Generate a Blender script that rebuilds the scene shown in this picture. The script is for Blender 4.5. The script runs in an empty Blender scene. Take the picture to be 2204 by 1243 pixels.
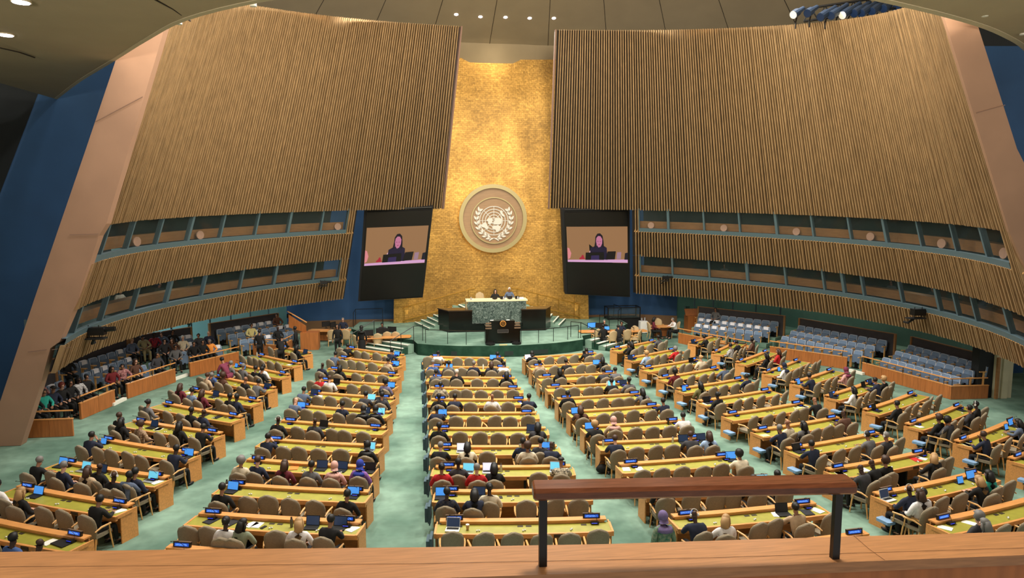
import bpy, math, random
import numpy as np
from mathutils import Matrix, Vector
random.seed(7)
SC = bpy.context.scene
COL = SC.collection
R = math.radians
# ------------------------------------------------------------------ camera
F, CX, CY, YH, VX = 1500., 1102., 621.5, 450., 900.
TH = math.atan((CY-YH)/F)
PSI = math.atan((CX-VX)*math.cos(TH)/F)
CAM = np.array([-4.4, 0., 8.])
FW = np.array([math.sin(PSI)*math.cos(TH), math.cos(PSI)*math.cos(TH), -math.sin(TH)])
RT = np.array([math.cos(PSI), -math.sin(PSI), 0.])
UP = np.cross(RT, FW)
cd = bpy.data.cameras.new('camera'); cam = bpy.data.objects.new('camera', cd); COL.objects.link(cam)
cd.sensor_width = 36.; cd.lens = 36.*F/2204.; cd.clip_start = .05; cd.clip_end = 300
cam.matrix_world = Matrix(((RT[0], UP[0], -FW[0], CAM[0]), (RT[1], UP[1], -FW[1], CAM[1]), (RT[2], UP[2], -FW[2], CAM[2]), (0, 0, 0, 1)))
SC.camera = cam
# ------------------------------------------------------------------ world, exposure, lamps of the dome
SC.view_settings.view_transform = 'Standard'; SC.view_settings.look = 'None'
SC.view_settings.exposure = 0.0; SC.view_settings.gamma = 1.0
SC.view_settings.use_curve_mapping = False
W = bpy.data.worlds.new('world'); SC.world = W; W.use_nodes = True
W.node_tree.nodes['Background'].inputs[0].default_value = (1.0, .90, .80, 1)
W.node_tree.nodes['Background'].inputs[1].default_value = .55
def lamp(name, kind, loc, to, power, color=(1, 1, 1), size=.5, **kw):
    d = bpy.data.lights.new(name, kind); d.energy = power; d.color = color
    if kind == 'AREA':
        d.shape = 'DISK'; d.size = size
    else:
        d.shadow_soft_size = size
    for k, v in kw.items(): setattr(d, k, v)
    o = bpy.data.objects.new(name, d); COL.objects.link(o); o.location = loc
    v = Vector(to)-Vector(loc)
    o.rotation_euler = v.to_track_quat('-Z', 'Y').to_euler()
    return o
for lx, ly, pw in [(-9, 20, 520), (-3, 19, 560), (3, 19, 560), (9, 20, 520), (-10, 27, 460), (-3.3, 26, 560), (3.3, 26, 560), (10, 27, 460),
                   (-8, 33, 420), (-2.5, 32.5, 480), (2.5, 32.5, 480), (8, 33, 420), (-2, 39, 360), (2, 39, 360)]:
    lamp('dome_lamp', 'AREA', (lx, ly, 19.6-.006*((ly-22)**2+lx**2)), (lx*1.1, ly-1, 0), pw*1.45, (1, .96, .88), 1.0, spread=R(150))
def un(x, y, h):
    d = FW+RT*(x-CX)/F-UP*(y-CY)/F
    return CAM+d*((h-CAM[2])/d[2])
def unY(x, y, Y):
    d = FW+RT*(x-CX)/F-UP*(y-CY)/F
    return CAM+d*((Y-CAM[1])/d[1])
def pr(p):
    d = np.asarray(p, float)-CAM; z = d@FW
    return CX+F*(d@RT)/z, CY-F*(d@UP)/z
# ------------------------------------------------------------------ materials
MT = {}
def lin(c):
    return tuple((v/12.92 if v <= .04045 else ((v+.055)/1.055)**2.4) for v in c)
def mat(name, col, rough=.6, metal=0, emit=None, es=1., var=0., scale=8., bump=0., col2=None, coord='Object', stretch=(1, 1, 1), spec=.5, alpha=1.):
    if name in MT: return MT[name]
    m = bpy.data.materials.new(name); m.use_nodes = True; MT[name] = m
    nt = m.node_tree; b = nt.nodes['Principled BSDF']
    c = lin(col)
    b.inputs['Base Color'].default_value = (*c, 1)
    b.inputs['Roughness'].default_value = rough; b.inputs['Metallic'].default_value = metal
    b.inputs['Specular IOR Level'].default_value = spec
    m.diffuse_color = (*c, 1)
    if alpha < 1: b.inputs['Alpha'].default_value = alpha
    if emit:
        b.inputs['Emission Color'].default_value = (*lin(emit), 1); b.inputs['Emission Strength'].default_value = es
    if var or bump or col2:
        tc = nt.nodes.new('ShaderNodeTexCoord'); mp = nt.nodes.new('ShaderNodeMapping'); nz = nt.nodes.new('ShaderNodeTexNoise')
        mp.inputs['Scale'].default_value = stretch; nz.inputs['Scale'].default_value = scale; nz.inputs['Detail'].default_value = 5
        nt.links.new(tc.outputs[coord], mp.inputs[0]); nt.links.new(mp.outputs[0], nz.inputs[0])
        cr = nt.nodes.new('ShaderNodeValToRGB')
        c2 = lin(col2) if col2 else tuple(v*(1-var) for v in c)
        cr.color_ramp.elements[0].color = (*c2, 1); cr.color_ramp.elements[1].color = (*(c if col2 else tuple(min(1, v*(1+var)) for v in c)), 1)
        cr.color_ramp.elements[0].position = .33; cr.color_ramp.elements[1].position = .67
        nt.links.new(nz.outputs[0], cr.inputs[0]); nt.links.new(cr.outputs[0], b.inputs['Base Color'])
        if bump:
            bp = nt.nodes.new('ShaderNodeBump'); bp.inputs['Strength'].default_value = bump; bp.inputs['Distance'].default_value = .02
            nt.links.new(nz.outputs[0], bp.inputs['Height']); nt.links.new(bp.outputs[0], b.inputs['Normal'])
    return m
WOOD = mat('desk_wood', (.83, .58, .33), .42, var=.13, scale=3, stretch=(1, 9, 9))
WOODP = mat('panel_wood', (.66, .40, .20), .45, var=.16, scale=2.5, stretch=(6, 6, .6))
WOODD = mat('booth_wood', (.62, .45, .28), .5, var=.1, scale=2, stretch=(1, 1, 6))
RAILW = mat('rail_wood', (.41, .235, .15), .22, var=.25, scale=14, stretch=(.6, 5, 5), coord='Object')
LEDGE = mat('balcony_wood', (.66, .47, .31), .38, var=.16, scale=5, stretch=(1.2, 16, 16))
YEL = mat('desk_leather', (.60, .58, .21), .5, var=.10, scale=5)
TAUPE = mat('chair_fabric', (.53, .485, .405), .85, var=.08, scale=30)
TAUPE2 = mat('table_chair_fabric', (.70, .61, .46), .85, var=.08, scale=30)
BEECH = mat('chair_wood', (.86, .66, .40), .45)
PIPE = mat('chair_piping', (.72, .66, .55), .8)
BLUES = mat('seat_blue_fabric', (.44, .53, .64), .85, var=.06, scale=20)
BLUEC = mat('aisle_seat_blue', (.48, .61, .75), .8, var=.05, scale=20)
SLATEF = mat('aisle_seat_slate', (.25, .34, .38), .8, var=.08, scale=20)
WHITEC = mat('headrest_cloth', (.90, .90, .93), .9)
TEAL = mat('mullion_teal', (.33, .42, .46), .5)
BLACK = mat('black_metal', (.03, .03, .035), .4)
BLACKM = mat('black_matte', (.045, .045, .05), .8)
DARKG = mat('dark_panel', (.28, .27, .29), .7, var=.08, scale=3)
NAVYW = mat('blue_wall', (.15, .30, .47), .75, var=.10, scale=.5)
CHARW = mat('charcoal_wall', (.10, .12, .13), .8, var=.1, scale=1)
PLAST = mat('ceiling_plaster', (.62, .56, .46), .85, var=.05, scale=.6)
RIMW = mat('soffit_rim', (.72, .67, .57), .8)
FINW = mat('fin_veneer', (.655, .515, .43), .6, var=.06, scale=.8, stretch=(1, 1, 1))
SLAT = mat('slat_wood', (.585, .475, .335), .6, var=.17, scale=2.2, stretch=(2.5, 2.5, .25))
SLATB = mat('slat_back', (.13, .09, .06), .8)
ROSE = mat('slat_trim', (.52, .41, .36), .6)
BRASS = mat('brass', (.72, .56, .25), .35, .75)
BULB = mat('lamp_diffuser', (1, 1, 1), .5, emit=(1, .97, 1), es=9)
WHITE = mat('white_plastic', (.88, .88, .86), .5)
PAPER = mat('paper', (.93, .92, .88), .8)
NOSE = mat('stair_nosing', (.93, .93, .88), .6)
CREAM = mat('cream_pilaster', (.80, .78, .66), .7, var=.06, scale=2)
GREENW = mat('green_lobby', (.26, .38, .33), .7, var=.15, scale=.7)
SILV = mat('silver', (.75, .75, .77), .35, .6)
SCRB = mat('screen_blue', (.2, .45, .8), .4, emit=(.30, .62, .95), es=.75)
SCRD = mat('screen_dark', (.05, .08, .14), .3, emit=(.16, .24, .36), es=.5)
SCRC = mat('screen_cyan', (.4, .7, .8), .4, emit=(.42, .80, .93), es=.8)
SCRW = mat('screen_white', (.8, .8, .9), .4, emit=(.88, .90, .98), es=.8)
PLATEB = mat('plate_blue', (.1, .25, .7), .4, emit=(.14, .34, .80), es=.75)
PLATET = mat('plate_letters', (.5, .75, 1), .4, emit=(.50, .76, 1), es=.9)
UNITB = mat('unit_blue', (.1, .15, .9), .4, emit=(.16, .26, .92), es=.9)
def noise_mix(m, colA, colB, scale, lo, hi, fine=60, finev=.08, bump=0):
    nt = m.node_tree; b = nt.nodes['Principled BSDF']
    tc = nt.nodes.new('ShaderNodeTexCoord')
    n1 = nt.nodes.new('ShaderNodeTexNoise'); n1.inputs['Scale'].default_value = scale; n1.inputs['Detail'].default_value = 4
    n2 = nt.nodes.new('ShaderNodeTexNoise'); n2.inputs['Scale'].default_value = fine; n2.inputs['Detail'].default_value = 2
    nt.links.new(tc.outputs['Object'], n1.inputs[0]); nt.links.new(tc.outputs['Object'], n2.inputs[0])
    cr = nt.nodes.new('ShaderNodeValToRGB'); cr.color_ramp.elements[0].position = lo; cr.color_ramp.elements[1].position = hi
    cr.color_ramp.elements[0].color = (*lin(colA), 1); cr.color_ramp.elements[1].color = (*lin(colB), 1)
    nt.links.new(n1.outputs[0], cr.inputs[0])
    mx = nt.nodes.new('ShaderNodeMix'); mx.data_type = 'RGBA'; mx.blend_type = 'MULTIPLY'; mx.inputs[0].default_value = 1
    c2 = nt.nodes.new('ShaderNodeValToRGB'); c2.color_ramp.elements[0].color = (1-finev,)*3+(1,); c2.color_ramp.elements[1].color = (1, 1, 1, 1)
    c2.color_ramp.elements[0].position = .35; c2.color_ramp.elements[1].position = .65
    nt.links.new(n2.outputs[0], c2.inputs[0])
    nt.links.new(cr.outputs[0], mx.inputs[6]); nt.links.new(c2.outputs[0], mx.inputs[7]); nt.links.new(mx.outputs[2], b.inputs['Base Color'])
    if bump:
        bp = nt.nodes.new('ShaderNodeBump'); bp.inputs['Strength'].default_value = bump; bp.inputs['Distance'].default_value = .03
        nt.links.new(n2.outputs[0], bp.inputs['Height']); nt.links.new(bp.outputs[0], b.inputs['Normal'])
    return m
def gold_bricks(m):
    nt = m.node_tree; b = nt.nodes['Principled BSDF']; src = b.inputs['Base Color'].links[0].from_socket
    tc = nt.nodes.new('ShaderNodeTexCoord'); sx = nt.nodes.new('ShaderNodeSeparateXYZ'); cx = nt.nodes.new('ShaderNodeCombineXYZ')
    br = nt.nodes.new('ShaderNodeTexBrick'); br.inputs['Scale'].default_value = 1.6; br.inputs['Brick Width'].default_value = .42; br.inputs['Row Height'].default_value = .2; br.inputs['Mortar Size'].default_value = .012
    br.inputs['Color1'].default_value = (1, 1, 1, 1); br.inputs['Color2'].default_value = (.72, .70, .66, 1); br.inputs['Mortar'].default_value = (.55, .5, .42, 1)
    nt.links.new(tc.outputs['Object'], sx.inputs[0]); nt.links.new(sx.outputs[0], cx.inputs[0]); nt.links.new(sx.outputs[2], cx.inputs[1]); nt.links.new(cx.outputs[0], br.inputs['Vector'])
    mx = nt.nodes.new('ShaderNodeMix'); mx.data_type = 'RGBA'; mx.blend_type = 'MULTIPLY'; mx.inputs[0].default_value = 1
    nt.links.new(src, mx.inputs[6]); nt.links.new(br.outputs[0], mx.inputs[7]); nt.links.new(mx.outputs[2], b.inputs['Base Color']); return m
CARPET = noise_mix(mat('carpet_green', (.45, .62, .52), .95, spec=.1), (.37, .48, .425), (.515, .63, .565), .35, .40, .60, 2.2, .22)
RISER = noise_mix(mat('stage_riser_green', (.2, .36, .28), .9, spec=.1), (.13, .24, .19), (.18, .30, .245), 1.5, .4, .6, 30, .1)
GOLD = gold_bricks(noise_mix(mat('gold_leaf', (.8, .6, .25), .42, .55), (.66, .51, .25), (.89, .70, .36), .4, .3, .7, 9, .30, .3))
MARB = noise_mix(mat('black_marble', (.04, .04, .04), .18), (.03, .03, .03), (.07, .065, .06), 2, .5, .72, 14, .3)
VERDE = mat('green_marble', (.2, .25, .23), .3)
def verde():
    nt = VERDE.node_tree; b = nt.nodes['Principled BSDF']; tc = nt.nodes.new('ShaderNodeTexCoord')
    n = nt.nodes.new('ShaderNodeTexNoise'); n.inputs['Scale'].default_value = 3.2; n.inputs['Detail'].default_value = 6; n.inputs['Distortion'].default_value = 2.2
    cr = nt.nodes.new('ShaderNodeValToRGB'); e = cr.color_ramp.elements
    e[0].position = .35; e[0].color = (*lin((.17, .22, .21)), 1); e[1].position = .62; e[1].color = (*lin((.26, .32, .30)), 1)
    for p, c in ((.47, (.28, .34, .32)), (.5, (.58, .63, .60)), (.53, (.25, .31, .29))):
        x = e.new(p); x.color = (*lin(c), 1)
    nt.links.new(tc.outputs['Object'], n.inputs[0]); nt.links.new(n.outputs[0], cr.inputs[0]); nt.links.new(cr.outputs[0], b.inputs['Base Color'])
verde()
def glass(name, tint, a):
    m = mat(name, tint, .04, alpha=a, spec=.6); return m
GLASS = glass('booth_glass', (.35, .42, .42), .18)
GLASSG = glass('partition_glass', (.35, .60, .58), .30)
# ------------------------------------------------------------------ mesh helper
class MB:
    def __init__(s): s.v = []; s.f = []; s.mi = []; s.cur = 0; s.smooth = False
    def add(s, vs, fs):
        o = len(s.v); s.v += [tuple(map(float, v)) for v in vs]; s.f += [tuple(i+o for i in f) for f in fs]; s.mi += [s.cur]*len(fs)
        return s
    def box(s, c, d, rz=0., rx=0.):
        x, y, z = [k/2 for k in d]; vs = []
        cr, sr, ca, sa = math.cos(rx), math.sin(rx), math.cos(rz), math.sin(rz)
        for a in (-x, x):
            for b in (-y, y):
                for e in (-z, z):
                    b2 = b*cr-e*sr; e2 = b*sr+e*cr
                    vs.append((c[0]+a*ca-b2*sa, c[1]+a*sa+b2*ca, c[2]+e2))
        return s.add(vs, [(0, 1, 3, 2), (4, 6, 7, 5), (0, 4, 5, 1), (2, 3, 7, 6), (0, 2, 6, 4), (1, 5, 7, 3)])
    def hexa(s, P):      # 8 points: bottom 4 (ccw) then top 4
        return s.add(P, [(3, 2, 1, 0), (4, 5, 6, 7), (0, 1, 5, 4), (1, 2, 6, 5), (2, 3, 7, 6), (3, 0, 4, 7)])
    def prism(s, poly, z0, z1):
        n = len(poly); vs = [(*p[:2], z0) for p in poly]+[(*p[:2], z1) for p in poly]
        return s.add(vs, [tuple(range(n-1, -1, -1)), tuple(range(n, 2*n))]+[(i, (i+1) % n, n+(i+1) % n, n+i) for i in range(n)])
    def slab(s, pts, off):      # planar polygon thickened by the vector off
        n = len(pts); pts = [tuple(p) for p in pts]
        vs = pts+[tuple(p[k]+off[k] for k in range(3)) for p in pts]
        return s.add(vs, [tuple(range(n)), tuple(range(2*n-1, n-1, -1))]+[(i, n+i, n+(i+1) % n, (i+1) % n) for i in range(n)])
    def tube(s, pts, r, n=6, cap=True):
        pts = [Vector(p) for p in pts]; rr = r if isinstance(r, (list, tuple)) else [r]*len(pts); vs = []
        for i, p in enumerate(pts):
            t = (pts[min(i+1, len(pts)-1)]-pts[max(i-1, 0)])
            t = t.normalized() if t.length > 1e-9 else Vector((0, 0, 1))
            a = t.cross(Vector((0, 0, 1)))
            if a.length < 1e-3: a = Vector((1, 0, 0))
            a.normalize(); b = t.cross(a)
            for k in range(n):
                w = 2*math.pi*k/n+math.pi/n; vs.append(p+(a*math.cos(w)+b*math.sin(w))*rr[i])
        fs = [(i*n+k, i*n+(k+1) % n, (i+1)*n+(k+1) % n, (i+1)*n+k) for i in range(len(pts)-1) for k in range(n)]
        if cap: fs += [tuple(range(n-1, -1, -1)), tuple(range((len(pts)-1)*n, len(pts)*n))]
        return s.add(vs, fs)
    def ball(s, c, r, n=8, m=6):
        r = r if isinstance(r, (list, tuple)) else (r,)*3; vs = [(c[0], c[1], c[2]-r[2])]
        for i in range(1, m):
            a = math.pi*i/m-math.pi/2
            for k in range(n):
                w = 2*math.pi*k/n; vs.append((c[0]+r[0]*math.cos(a)*math.cos(w), c[1]+r[1]*math.cos(a)*math.sin(w), c[2]+r[2]*math.sin(a)))
        vs.append((c[0], c[1], c[2]+r[2])); L = len(vs)-1
        fs = [(0, 1+(k+1) % n, 1+k) for k in range(n)]
        for i in range(m-2):
            fs += [(1+i*n+k, 1+i*n+(k+1) % n, 1+(i+1)*n+(k+1) % n, 1+(i+1)*n+k) for k in range(n)]
        fs += [(L, 1+(m-2)*n+k, 1+(m-2)*n+(k+1) % n) for k in range(n)]
        return s.add(vs, fs)
    def mesh(s, name, mats=()):
        me = bpy.data.meshes.new(name); me.from_pydata(s.v, [], s.f)
        for m in (mats if isinstance(mats, (list, tuple)) else [mats]): me.materials.append(m)
        if max(s.mi, default=0): me.polygons.foreach_set('material_index', s.mi)
        if s.smooth: me.polygons.foreach_set('use_smooth', [True]*len(s.f))
        me.update(); return me
    def obj(s, name, mats, parent=None):
        return link(name, s.mesh(name, mats), parent)
def link(name, me, parent=None):
    o = bpy.data.objects.new(name, me); COL.objects.link(o)
    if parent: o.parent = parent
    return o
def empty(name, loc=(0, 0, 0), rz=0.):
    o = bpy.data.objects.new(name, None); COL.objects.link(o); o.location = loc; o.rotation_euler = (0, 0, rz); o.empty_display_size = .1
    return o
def tag(o, label=None, cat=None, group=None, kind=None):
    if label: o['label'] = label
    if cat: o['category'] = cat
    if group: o['group'] = group
    if kind: o['kind'] = kind
    return o
def struct(o, label=None): o['kind'] = 'structure'; (label and tag(o, label)); return o
def clone(root, loc=None, rz=None):
    c = root.copy(); COL.objects.link(c)
    for ch in KIDS[root.name]:
        d = ch.copy(); COL.objects.link(d); d.parent = c
        for g in KIDS.get(ch.name, ()):
            e = g.copy(); COL.objects.link(e); e.parent = d
    if loc is not None: c.location = loc
    if rz is not None: c.rotation_euler = (0, 0, rz)
    return c
KIDS = {}
def register(root):
    KIDS[root.name] = list(root.children)
    for c in root.children: KIDS[c.name] = list(c.children)
ORD = ['zeroth', 'first', 'second', 'third', 'fourth', 'fifth', 'sixth', 'seventh', 'eighth', 'ninth', 'tenth', 'eleventh', 'twelfth', 'thirteenth']
# frames of the measurements: origin and enlargement of each view
FR = {'A': (0, 640, 3.884), 'B': (0, 900, 3.623), 'Z': (400, 640, 3.884), 'D': (400, 940, 3.936), 'E': (860, 740, 3.884), 'F': (900, 940, 3.936),
      'G': (1300, 640, 3.884), 'H': (1644, 640, 3.884), 'I': (1300, 920, 3.848), 'J': (1644, 920, 3.848), 'K': (1250, 670, 6.907), 'M': (1460, 700, 6.541),
      'N': (1960, 820, 6.906), 'O': (660, 740, 8.879), 'P': (40, 780, 6.907), 'Q': (230, 690, 8.878), 'R': (400, 670, 8.879), 'S': (1470, 630, 7.11),
      'T': (840, 580, 5.009), 'U': (560, 640, 6.8875)}
def fpx(f, x, y): a = FR[f]; return a[0]+x/a[2], a[1]+y/a[2]
# ------------------------------------------------------------------ the leaning oval wall
WP = [16.4218, .62818, -1.10640, .25964, .40080, 41.77497, 20.28203]
WPY = 37.33722
WH = {'T': (15.16025, 1.03874), 'B1': (7.72141, .25499), 'G1': (6.76178, .23509), 'B2': (5.18374, .21754), 'G2': (4.25497, .16342), 'B3': (3.1, 0.)}
def wall(side, deg, k, up=0., out=0.):
    """point of the wall: side -1/+1, plan angle, curve key, metres above that curve, metres outwards"""
    ph = R(deg); r = WP[0]+WP[1]*math.sin(ph)+WP[2]*math.cos(2*ph)+WP[3]*math.sin(3*ph)+WP[4]*math.cos(4*ph)
    X, Y = r*math.cos(ph), 24+r*math.sin(ph)
    h = WH[k][0]+WH[k][1]*(Y-30)/10+up/1.1
    s = 1-(h-3.1)/(WP[5]-3.1); s2 = 1-(h-3.1)/(WPY-3.1)
    x = X*s*side; y = WP[6]+(Y-WP[6])*s2
    if out:
        q = math.hypot(X, Y-20); x += side*out*X/q; y += out*(Y-20)/q
    return np.array([CAM[0]+1.1*(x-CAM[0]), 1.1*y, 8+1.1*(h-8)])
def angle_for(side, k, px):
    best = min(range(-320, 900), key=lambda a: abs(pr(wall(side, a/10, k))[0]-px) if a/10 > -28 else 1e9)
    return best/10
def arc_angles(side, a0, a1, pitch, k='B1'):
    """angles between a0 and a1 spaced by pitch metres along curve k"""
    out = []; n = 1500; acc = 0; prev = wall(side, a0, k); out.append(a0)
    for i in range(1, n+1):
        a = a0+(a1-a0)*i/n; p = wall(side, a, k); acc += float(np.linalg.norm(p-prev)); prev = p
        if acc >= pitch: out.append(a); acc -= pitch
    return out
def slat_band(name, side, top, bot, a0, a1, up_t=0., up_b=0., pitch=.165, teeth=False, label=None):
    root = empty(name, tuple(wall(side, (a0+a1)/2, bot))); struct(root, label)
    inv = -np.array(root.location)
    m = MB(); rnd = random.Random(int(a0*7)+side)
    A = arc_angles(side, a0, a1, pitch)
    for i, a in enumerate(A[:-1]):
        w = (A[i+1]-a)
        wd = .50+.15*rnd.random(); b = a+w*wd
        dp = -.12-.05*rnd.random()
        P = []
        for k, u in ((bot, up_b-.02*rnd.random()), (top, up_t)):
            p0 = wall(side, a, k, u)+inv; p1 = wall(side, b, k, u)+inv
            q1 = wall(side, a+(b-a)*.82, k, u, dp)+inv; q0 = wall(side, a+(b-a)*.18, k, u, dp)+inv
            P += [p0, p1, q1, q0]
        if side < 0: P = [P[3], P[2], P[1], P[0], P[7], P[6], P[5], P[4]]
        m.hexa([tuple(p) for p in P])
    o = m.obj('slats', SLAT, root)
    m = MB(); AA = arc_angles(side, a0, a1, .8)+[a1]
    vs = []
    for a in AA:
        vs += [tuple(wall(side, a, bot, up_b+.03, .03)+inv), tuple(wall(side, a, top, up_t, .03)+inv)]
    m.add(vs, [(2*i, 2*i+1, 2*i+3, 2*i+2) for i in range(len(AA)-1)])
    m.obj('backing_panel', SLATB, root)
    if teeth:      # the little zigzag above the battens
        m = MB()
        for i, a in enumerate(A[:-1]):
            if side < 0 and a < AL+4: continue
            w = A[i+1]-a
            p = [wall(side, a+w*t, top, up_t+u, o2)+inv for t, u, o2 in ((0, -.02, -.10), (.42, .20, .0), (.84, -.02, -.10))]
            m.tube([tuple(x) for x in p], .018, 4)
        m.obj('zigzag_lath', BEECH, root)
    return root
AL, AR = -6.0, -29.
slat_band('wall_left', -1, 'T', 'B1', AL, 78.5, label='tall leaning wall of vertical wooden slats left of the gold wall')
slat_band('wall_right', 1, 'T', 'B1', AR, 79.2, label='tall leaning wall of vertical wooden slats right of the gold wall')
slat_band('wall_left_middle', -1, 'G1', 'B2', AL, 60.5, up_t=-.22, teeth=True, label='middle band of wooden slats on the left wall')
slat_band('wall_right_middle', 1, 'G1', 'B2', AR, 62.4, up_t=-.22, teeth=True, label='middle band of wooden slats on the right wall')
slat_band('wall_left_lower', -1, 'G2', 'B3', AL-.5, 60.5, up_t=-.22, teeth=True, label='lowest band of wooden slats on the left wall')
slat_band('wall_right_lower', 1, 'G2', 'B3', AR, 62.4, up_t=-.22, teeth=True, label='lowest band of wooden slats on the right wall')
slat_band('wall_right_end', 1, 'B1', 'G1', AR, -24.6, up_t=.0, up_b=-.25, label='slats beside the last upper booth window of the right wall')
for side, a0, a1, nm in ((-1, 58.6, 60.5, 'left'), (1, 61.0, 62.4, 'right')):
    for k1, k2 in (('B1', 'G1'), ('B2', 'G2')):
        slat_band('trim_'+nm, side, k1, k2, a0, a1, up_b=-.3, pitch=.15)
# booth windows between the bands
def booths(side, top, bot, px, a0, a1, lit, nm, ordn):
    cuts = sorted(set([a0]+[angle_for(side, top, x) for x in px]+[a1]))
    A = AA_ = arc_angles(side, a0, a1, .5)+[a1]
    # ledge rail (teal) below the glass, the desk front of wood behind it, ceiling, floor and back of the booth
    A2 = [a for a in A if a > a0+17] if side < 0 else A; A3 = [a for a in A if a > a0+6] if side < 0 else A
    def strip(name, m, k0, u0, o0, k1, u1, o1, kind='structure', lab=None):
        mb = MB(); vs = []; A = A2 if o1 > 2 else A3 if o1 > .3 else AA_
        for a in A: vs += [tuple(wall(side, a, k0, u0, o0)), tuple(wall(side, a, k1, u1, o1))]
        mb.add(vs, [(2*i, 2*i+1, 2*i+3, 2*i+2) for i in range(len(A)-1)])
        o = mb.obj(name, m); struct(o, lab); return o
    r = MB(); vs = []
    for a in A:
        vs += [tuple(wall(side, a, bot, u, o)) for u, o in ((-.22, -.10), (0, -.10), (0, .12), (-.22, .12))]
    r.add(vs, [(4*i+j, 4*i+(j+1) % 4, 4*i+4+(j+1) % 4, 4*i+4+j) for i in range(len(A)-1) for j in range(4)])
    struct(r.obj('trim_'+nm, TEAL), 'teal sill rail under the %s booth windows on the %s wall' % (ordn, nm))
    strip('wall_booth_front_'+nm, WOODD, bot, 0, .45, bot, .42, .50)
    strip('wall_booth_desk_'+nm, WOODD, bot, .42, .50, bot, .40, 1.1)
    strip('wall_booth_back_'+nm, CHARW if lit else DARKG, bot, -.3, 2.6, top, .6, 2.6)
    strip('floor_booth_'+nm, CHARW, bot, -.1, .1, bot, -.1, 2.6)
    strip('ceiling_booth_'+nm, CHARW, top, .45, .1, top, .45, 2.6)
    for i in range(len(cuts)-1):
        c0, c1 = cuts[i], cuts[i+1]
        if c1-c0 < .4: continue
        global NWIN; NWIN += 1
        root = empty('window_%d' % NWIN, tuple(wall(side, (c0+c1)/2, bot))); struct(root, 'booth window, %s from the %s, in the %s row of the %s wall' % (ORD[min(i+1, 13)], 'near end', ordn, nm))
        inv = -np.array(root.location)
        g = MB(); g.add([tuple(wall(side, a, k, 0, .04)+inv) for a, k in ((c0, bot), (c1, bot), (c1, top), (c0, top))], [(0, 1, 2, 3)])
        g.obj('glass_pane', GLASS, root)
        q = MB(); d = .35*(1.5 if i % 3 == 0 else 1)
        P = []
        for k, u in ((bot, -.05), (top, .1)):
            P += [tuple(wall(side, c1-d*.5, k, u, -.06)+inv), tuple(wall(side, c1+d*.5, k, u, -.06)+inv), tuple(wall(side, c1+d*.5, k, u, .16)+inv), tuple(wall(side, c1-d*.5, k, u, .16)+inv)]
        if side > 0: P = [P[3], P[2], P[1], P[0], P[7], P[6], P[5], P[4]]
        q.hexa(P); q.obj('mullion', TEAL, root)
NWIN = 0
booths(-1, 'B1', 'G1', [236, 290, 351, 416.6, 485, 558, 628, 697], AL, 58.6, False, 'left', 'upper')
booths(1, 'B1', 'G1', [1437, 1514, 1590, 1668, 1745.5, 1824, 1900, 1973, 2045, 2109], -24.6, 61., False, 'right', 'upper')
booths(-1, 'B2', 'G2', [177, 234, 299.5, 370, 445, 524.7, 597, 680], AL, 58.6, True, 'left', 'lower')
booths(1, 'B2', 'G2', [1446, 1525, 1606, 1688, 1769, 1810.6, 1852.6, 1933.7, 2012, 2051, 2090, 2161], AR, 61., True, 'right', 'lower')
# round stools seen through the upper windows
for side, px, nm in ((-1, [195, 305, 437, 730], 'left'), (1, [1400, 1556, 1710, 1867, 2017, 2146], 'right')):
    for i, x in enumerate(px):
        a = angle_for(side, 'G1', x); p = wall(side, a, 'G1', .18, .30); d = np.array([p[0], p[1]-22, 0]); d /= np.linalg.norm(d)
        m = MB(); m.tube([(-d[0]*.06, -d[1]*.06, 0), (d[0]*.0, d[1]*.0, 0)], .19, 14)
        o = m.obj('booth_speaker', FINW); o.location = p
        tag(o, 'round beige disc, %s from %s, upper booth of the %s wall' % (ORD[i+1], 'fin' if nm == 'left' else 'screen', nm), 'speaker', 'discs in the upper booths of the %s wall' % nm)
# slim lath edges next to the gold wall
for side, a in ((-1, 78.7), (1, 79.4)):
    m = MB(); P = []
    for k in ('B1', 'T'):
        P += [tuple(wall(side, a+b, k, 0, o)) for b, o in ((0, -.14), (.35, -.14), (.35, .25), (0, .25))]
    m.hexa(P); struct(m.obj('trim_%d' % (1 if side < 0 else 2), ROSE), 'narrow rose coloured edge of the %s slat wall' % ('left' if side < 0 else 'right'))
# ------------------------------------------------------------------ leaning veneered fins and side walls
def unT(x, y, Y):      # the fins stand in a plane that leans towards the gallery
    d = FW+RT*(x-CX)/F-UP*(y-CY)/F
    return CAM+d*((Y-.13*CAM[2])/(d[1]+.13*d[2]))
def pix_slab(name, pts, Y, th, m, lab):
    o = MB().slab([tuple(unT(x, y, Y)) for x, y in pts], (0, th, 0)).obj(name, m); return struct(o, lab)
pix_slab('wall_fin_left', [(-75, 962), (45, 958), (88, 825), (108, 749), (128, 735), (169, 640), (195, 560), (213, 507), (229, 481), (277, 320), (348, 82), (378, -25), (300, -25), (253, 118), (185, 320), (75, 640), (0, 864)], 25., .35, FINW, 'wide leaning veneered fin at the near end of the left slat wall')
pix_slab('wall_fin_right', [(2420, 1010), (2480, 1010), (2330, 600), (2189, 320), (2101, 44), (2080, -30), (2010, -30), (2027, 19), (2118, 320), (2172, 498), (2200, 560), (2216, 600)], 19.5, .09, FINW, 'wide leaning veneered fin at the near end of the right slat wall')
for pts, Y in (([(205, 262), (307, 208)], 24.98), ([(112, 752), (152, 747)], 24.98), ([(100, 752), (60, 757)], 24.98), ([(150, 505), (212, 503)], 24.98), ([(2102, 243), (2163, 226)], 19.48)):
    m = MB(); m.tube([tuple(unT(x, y, Y)) for x, y in pts], .012, 4); struct(m.obj('trim_%d' % (3+int(pts[0][0]) % 50), ROSE))
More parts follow.
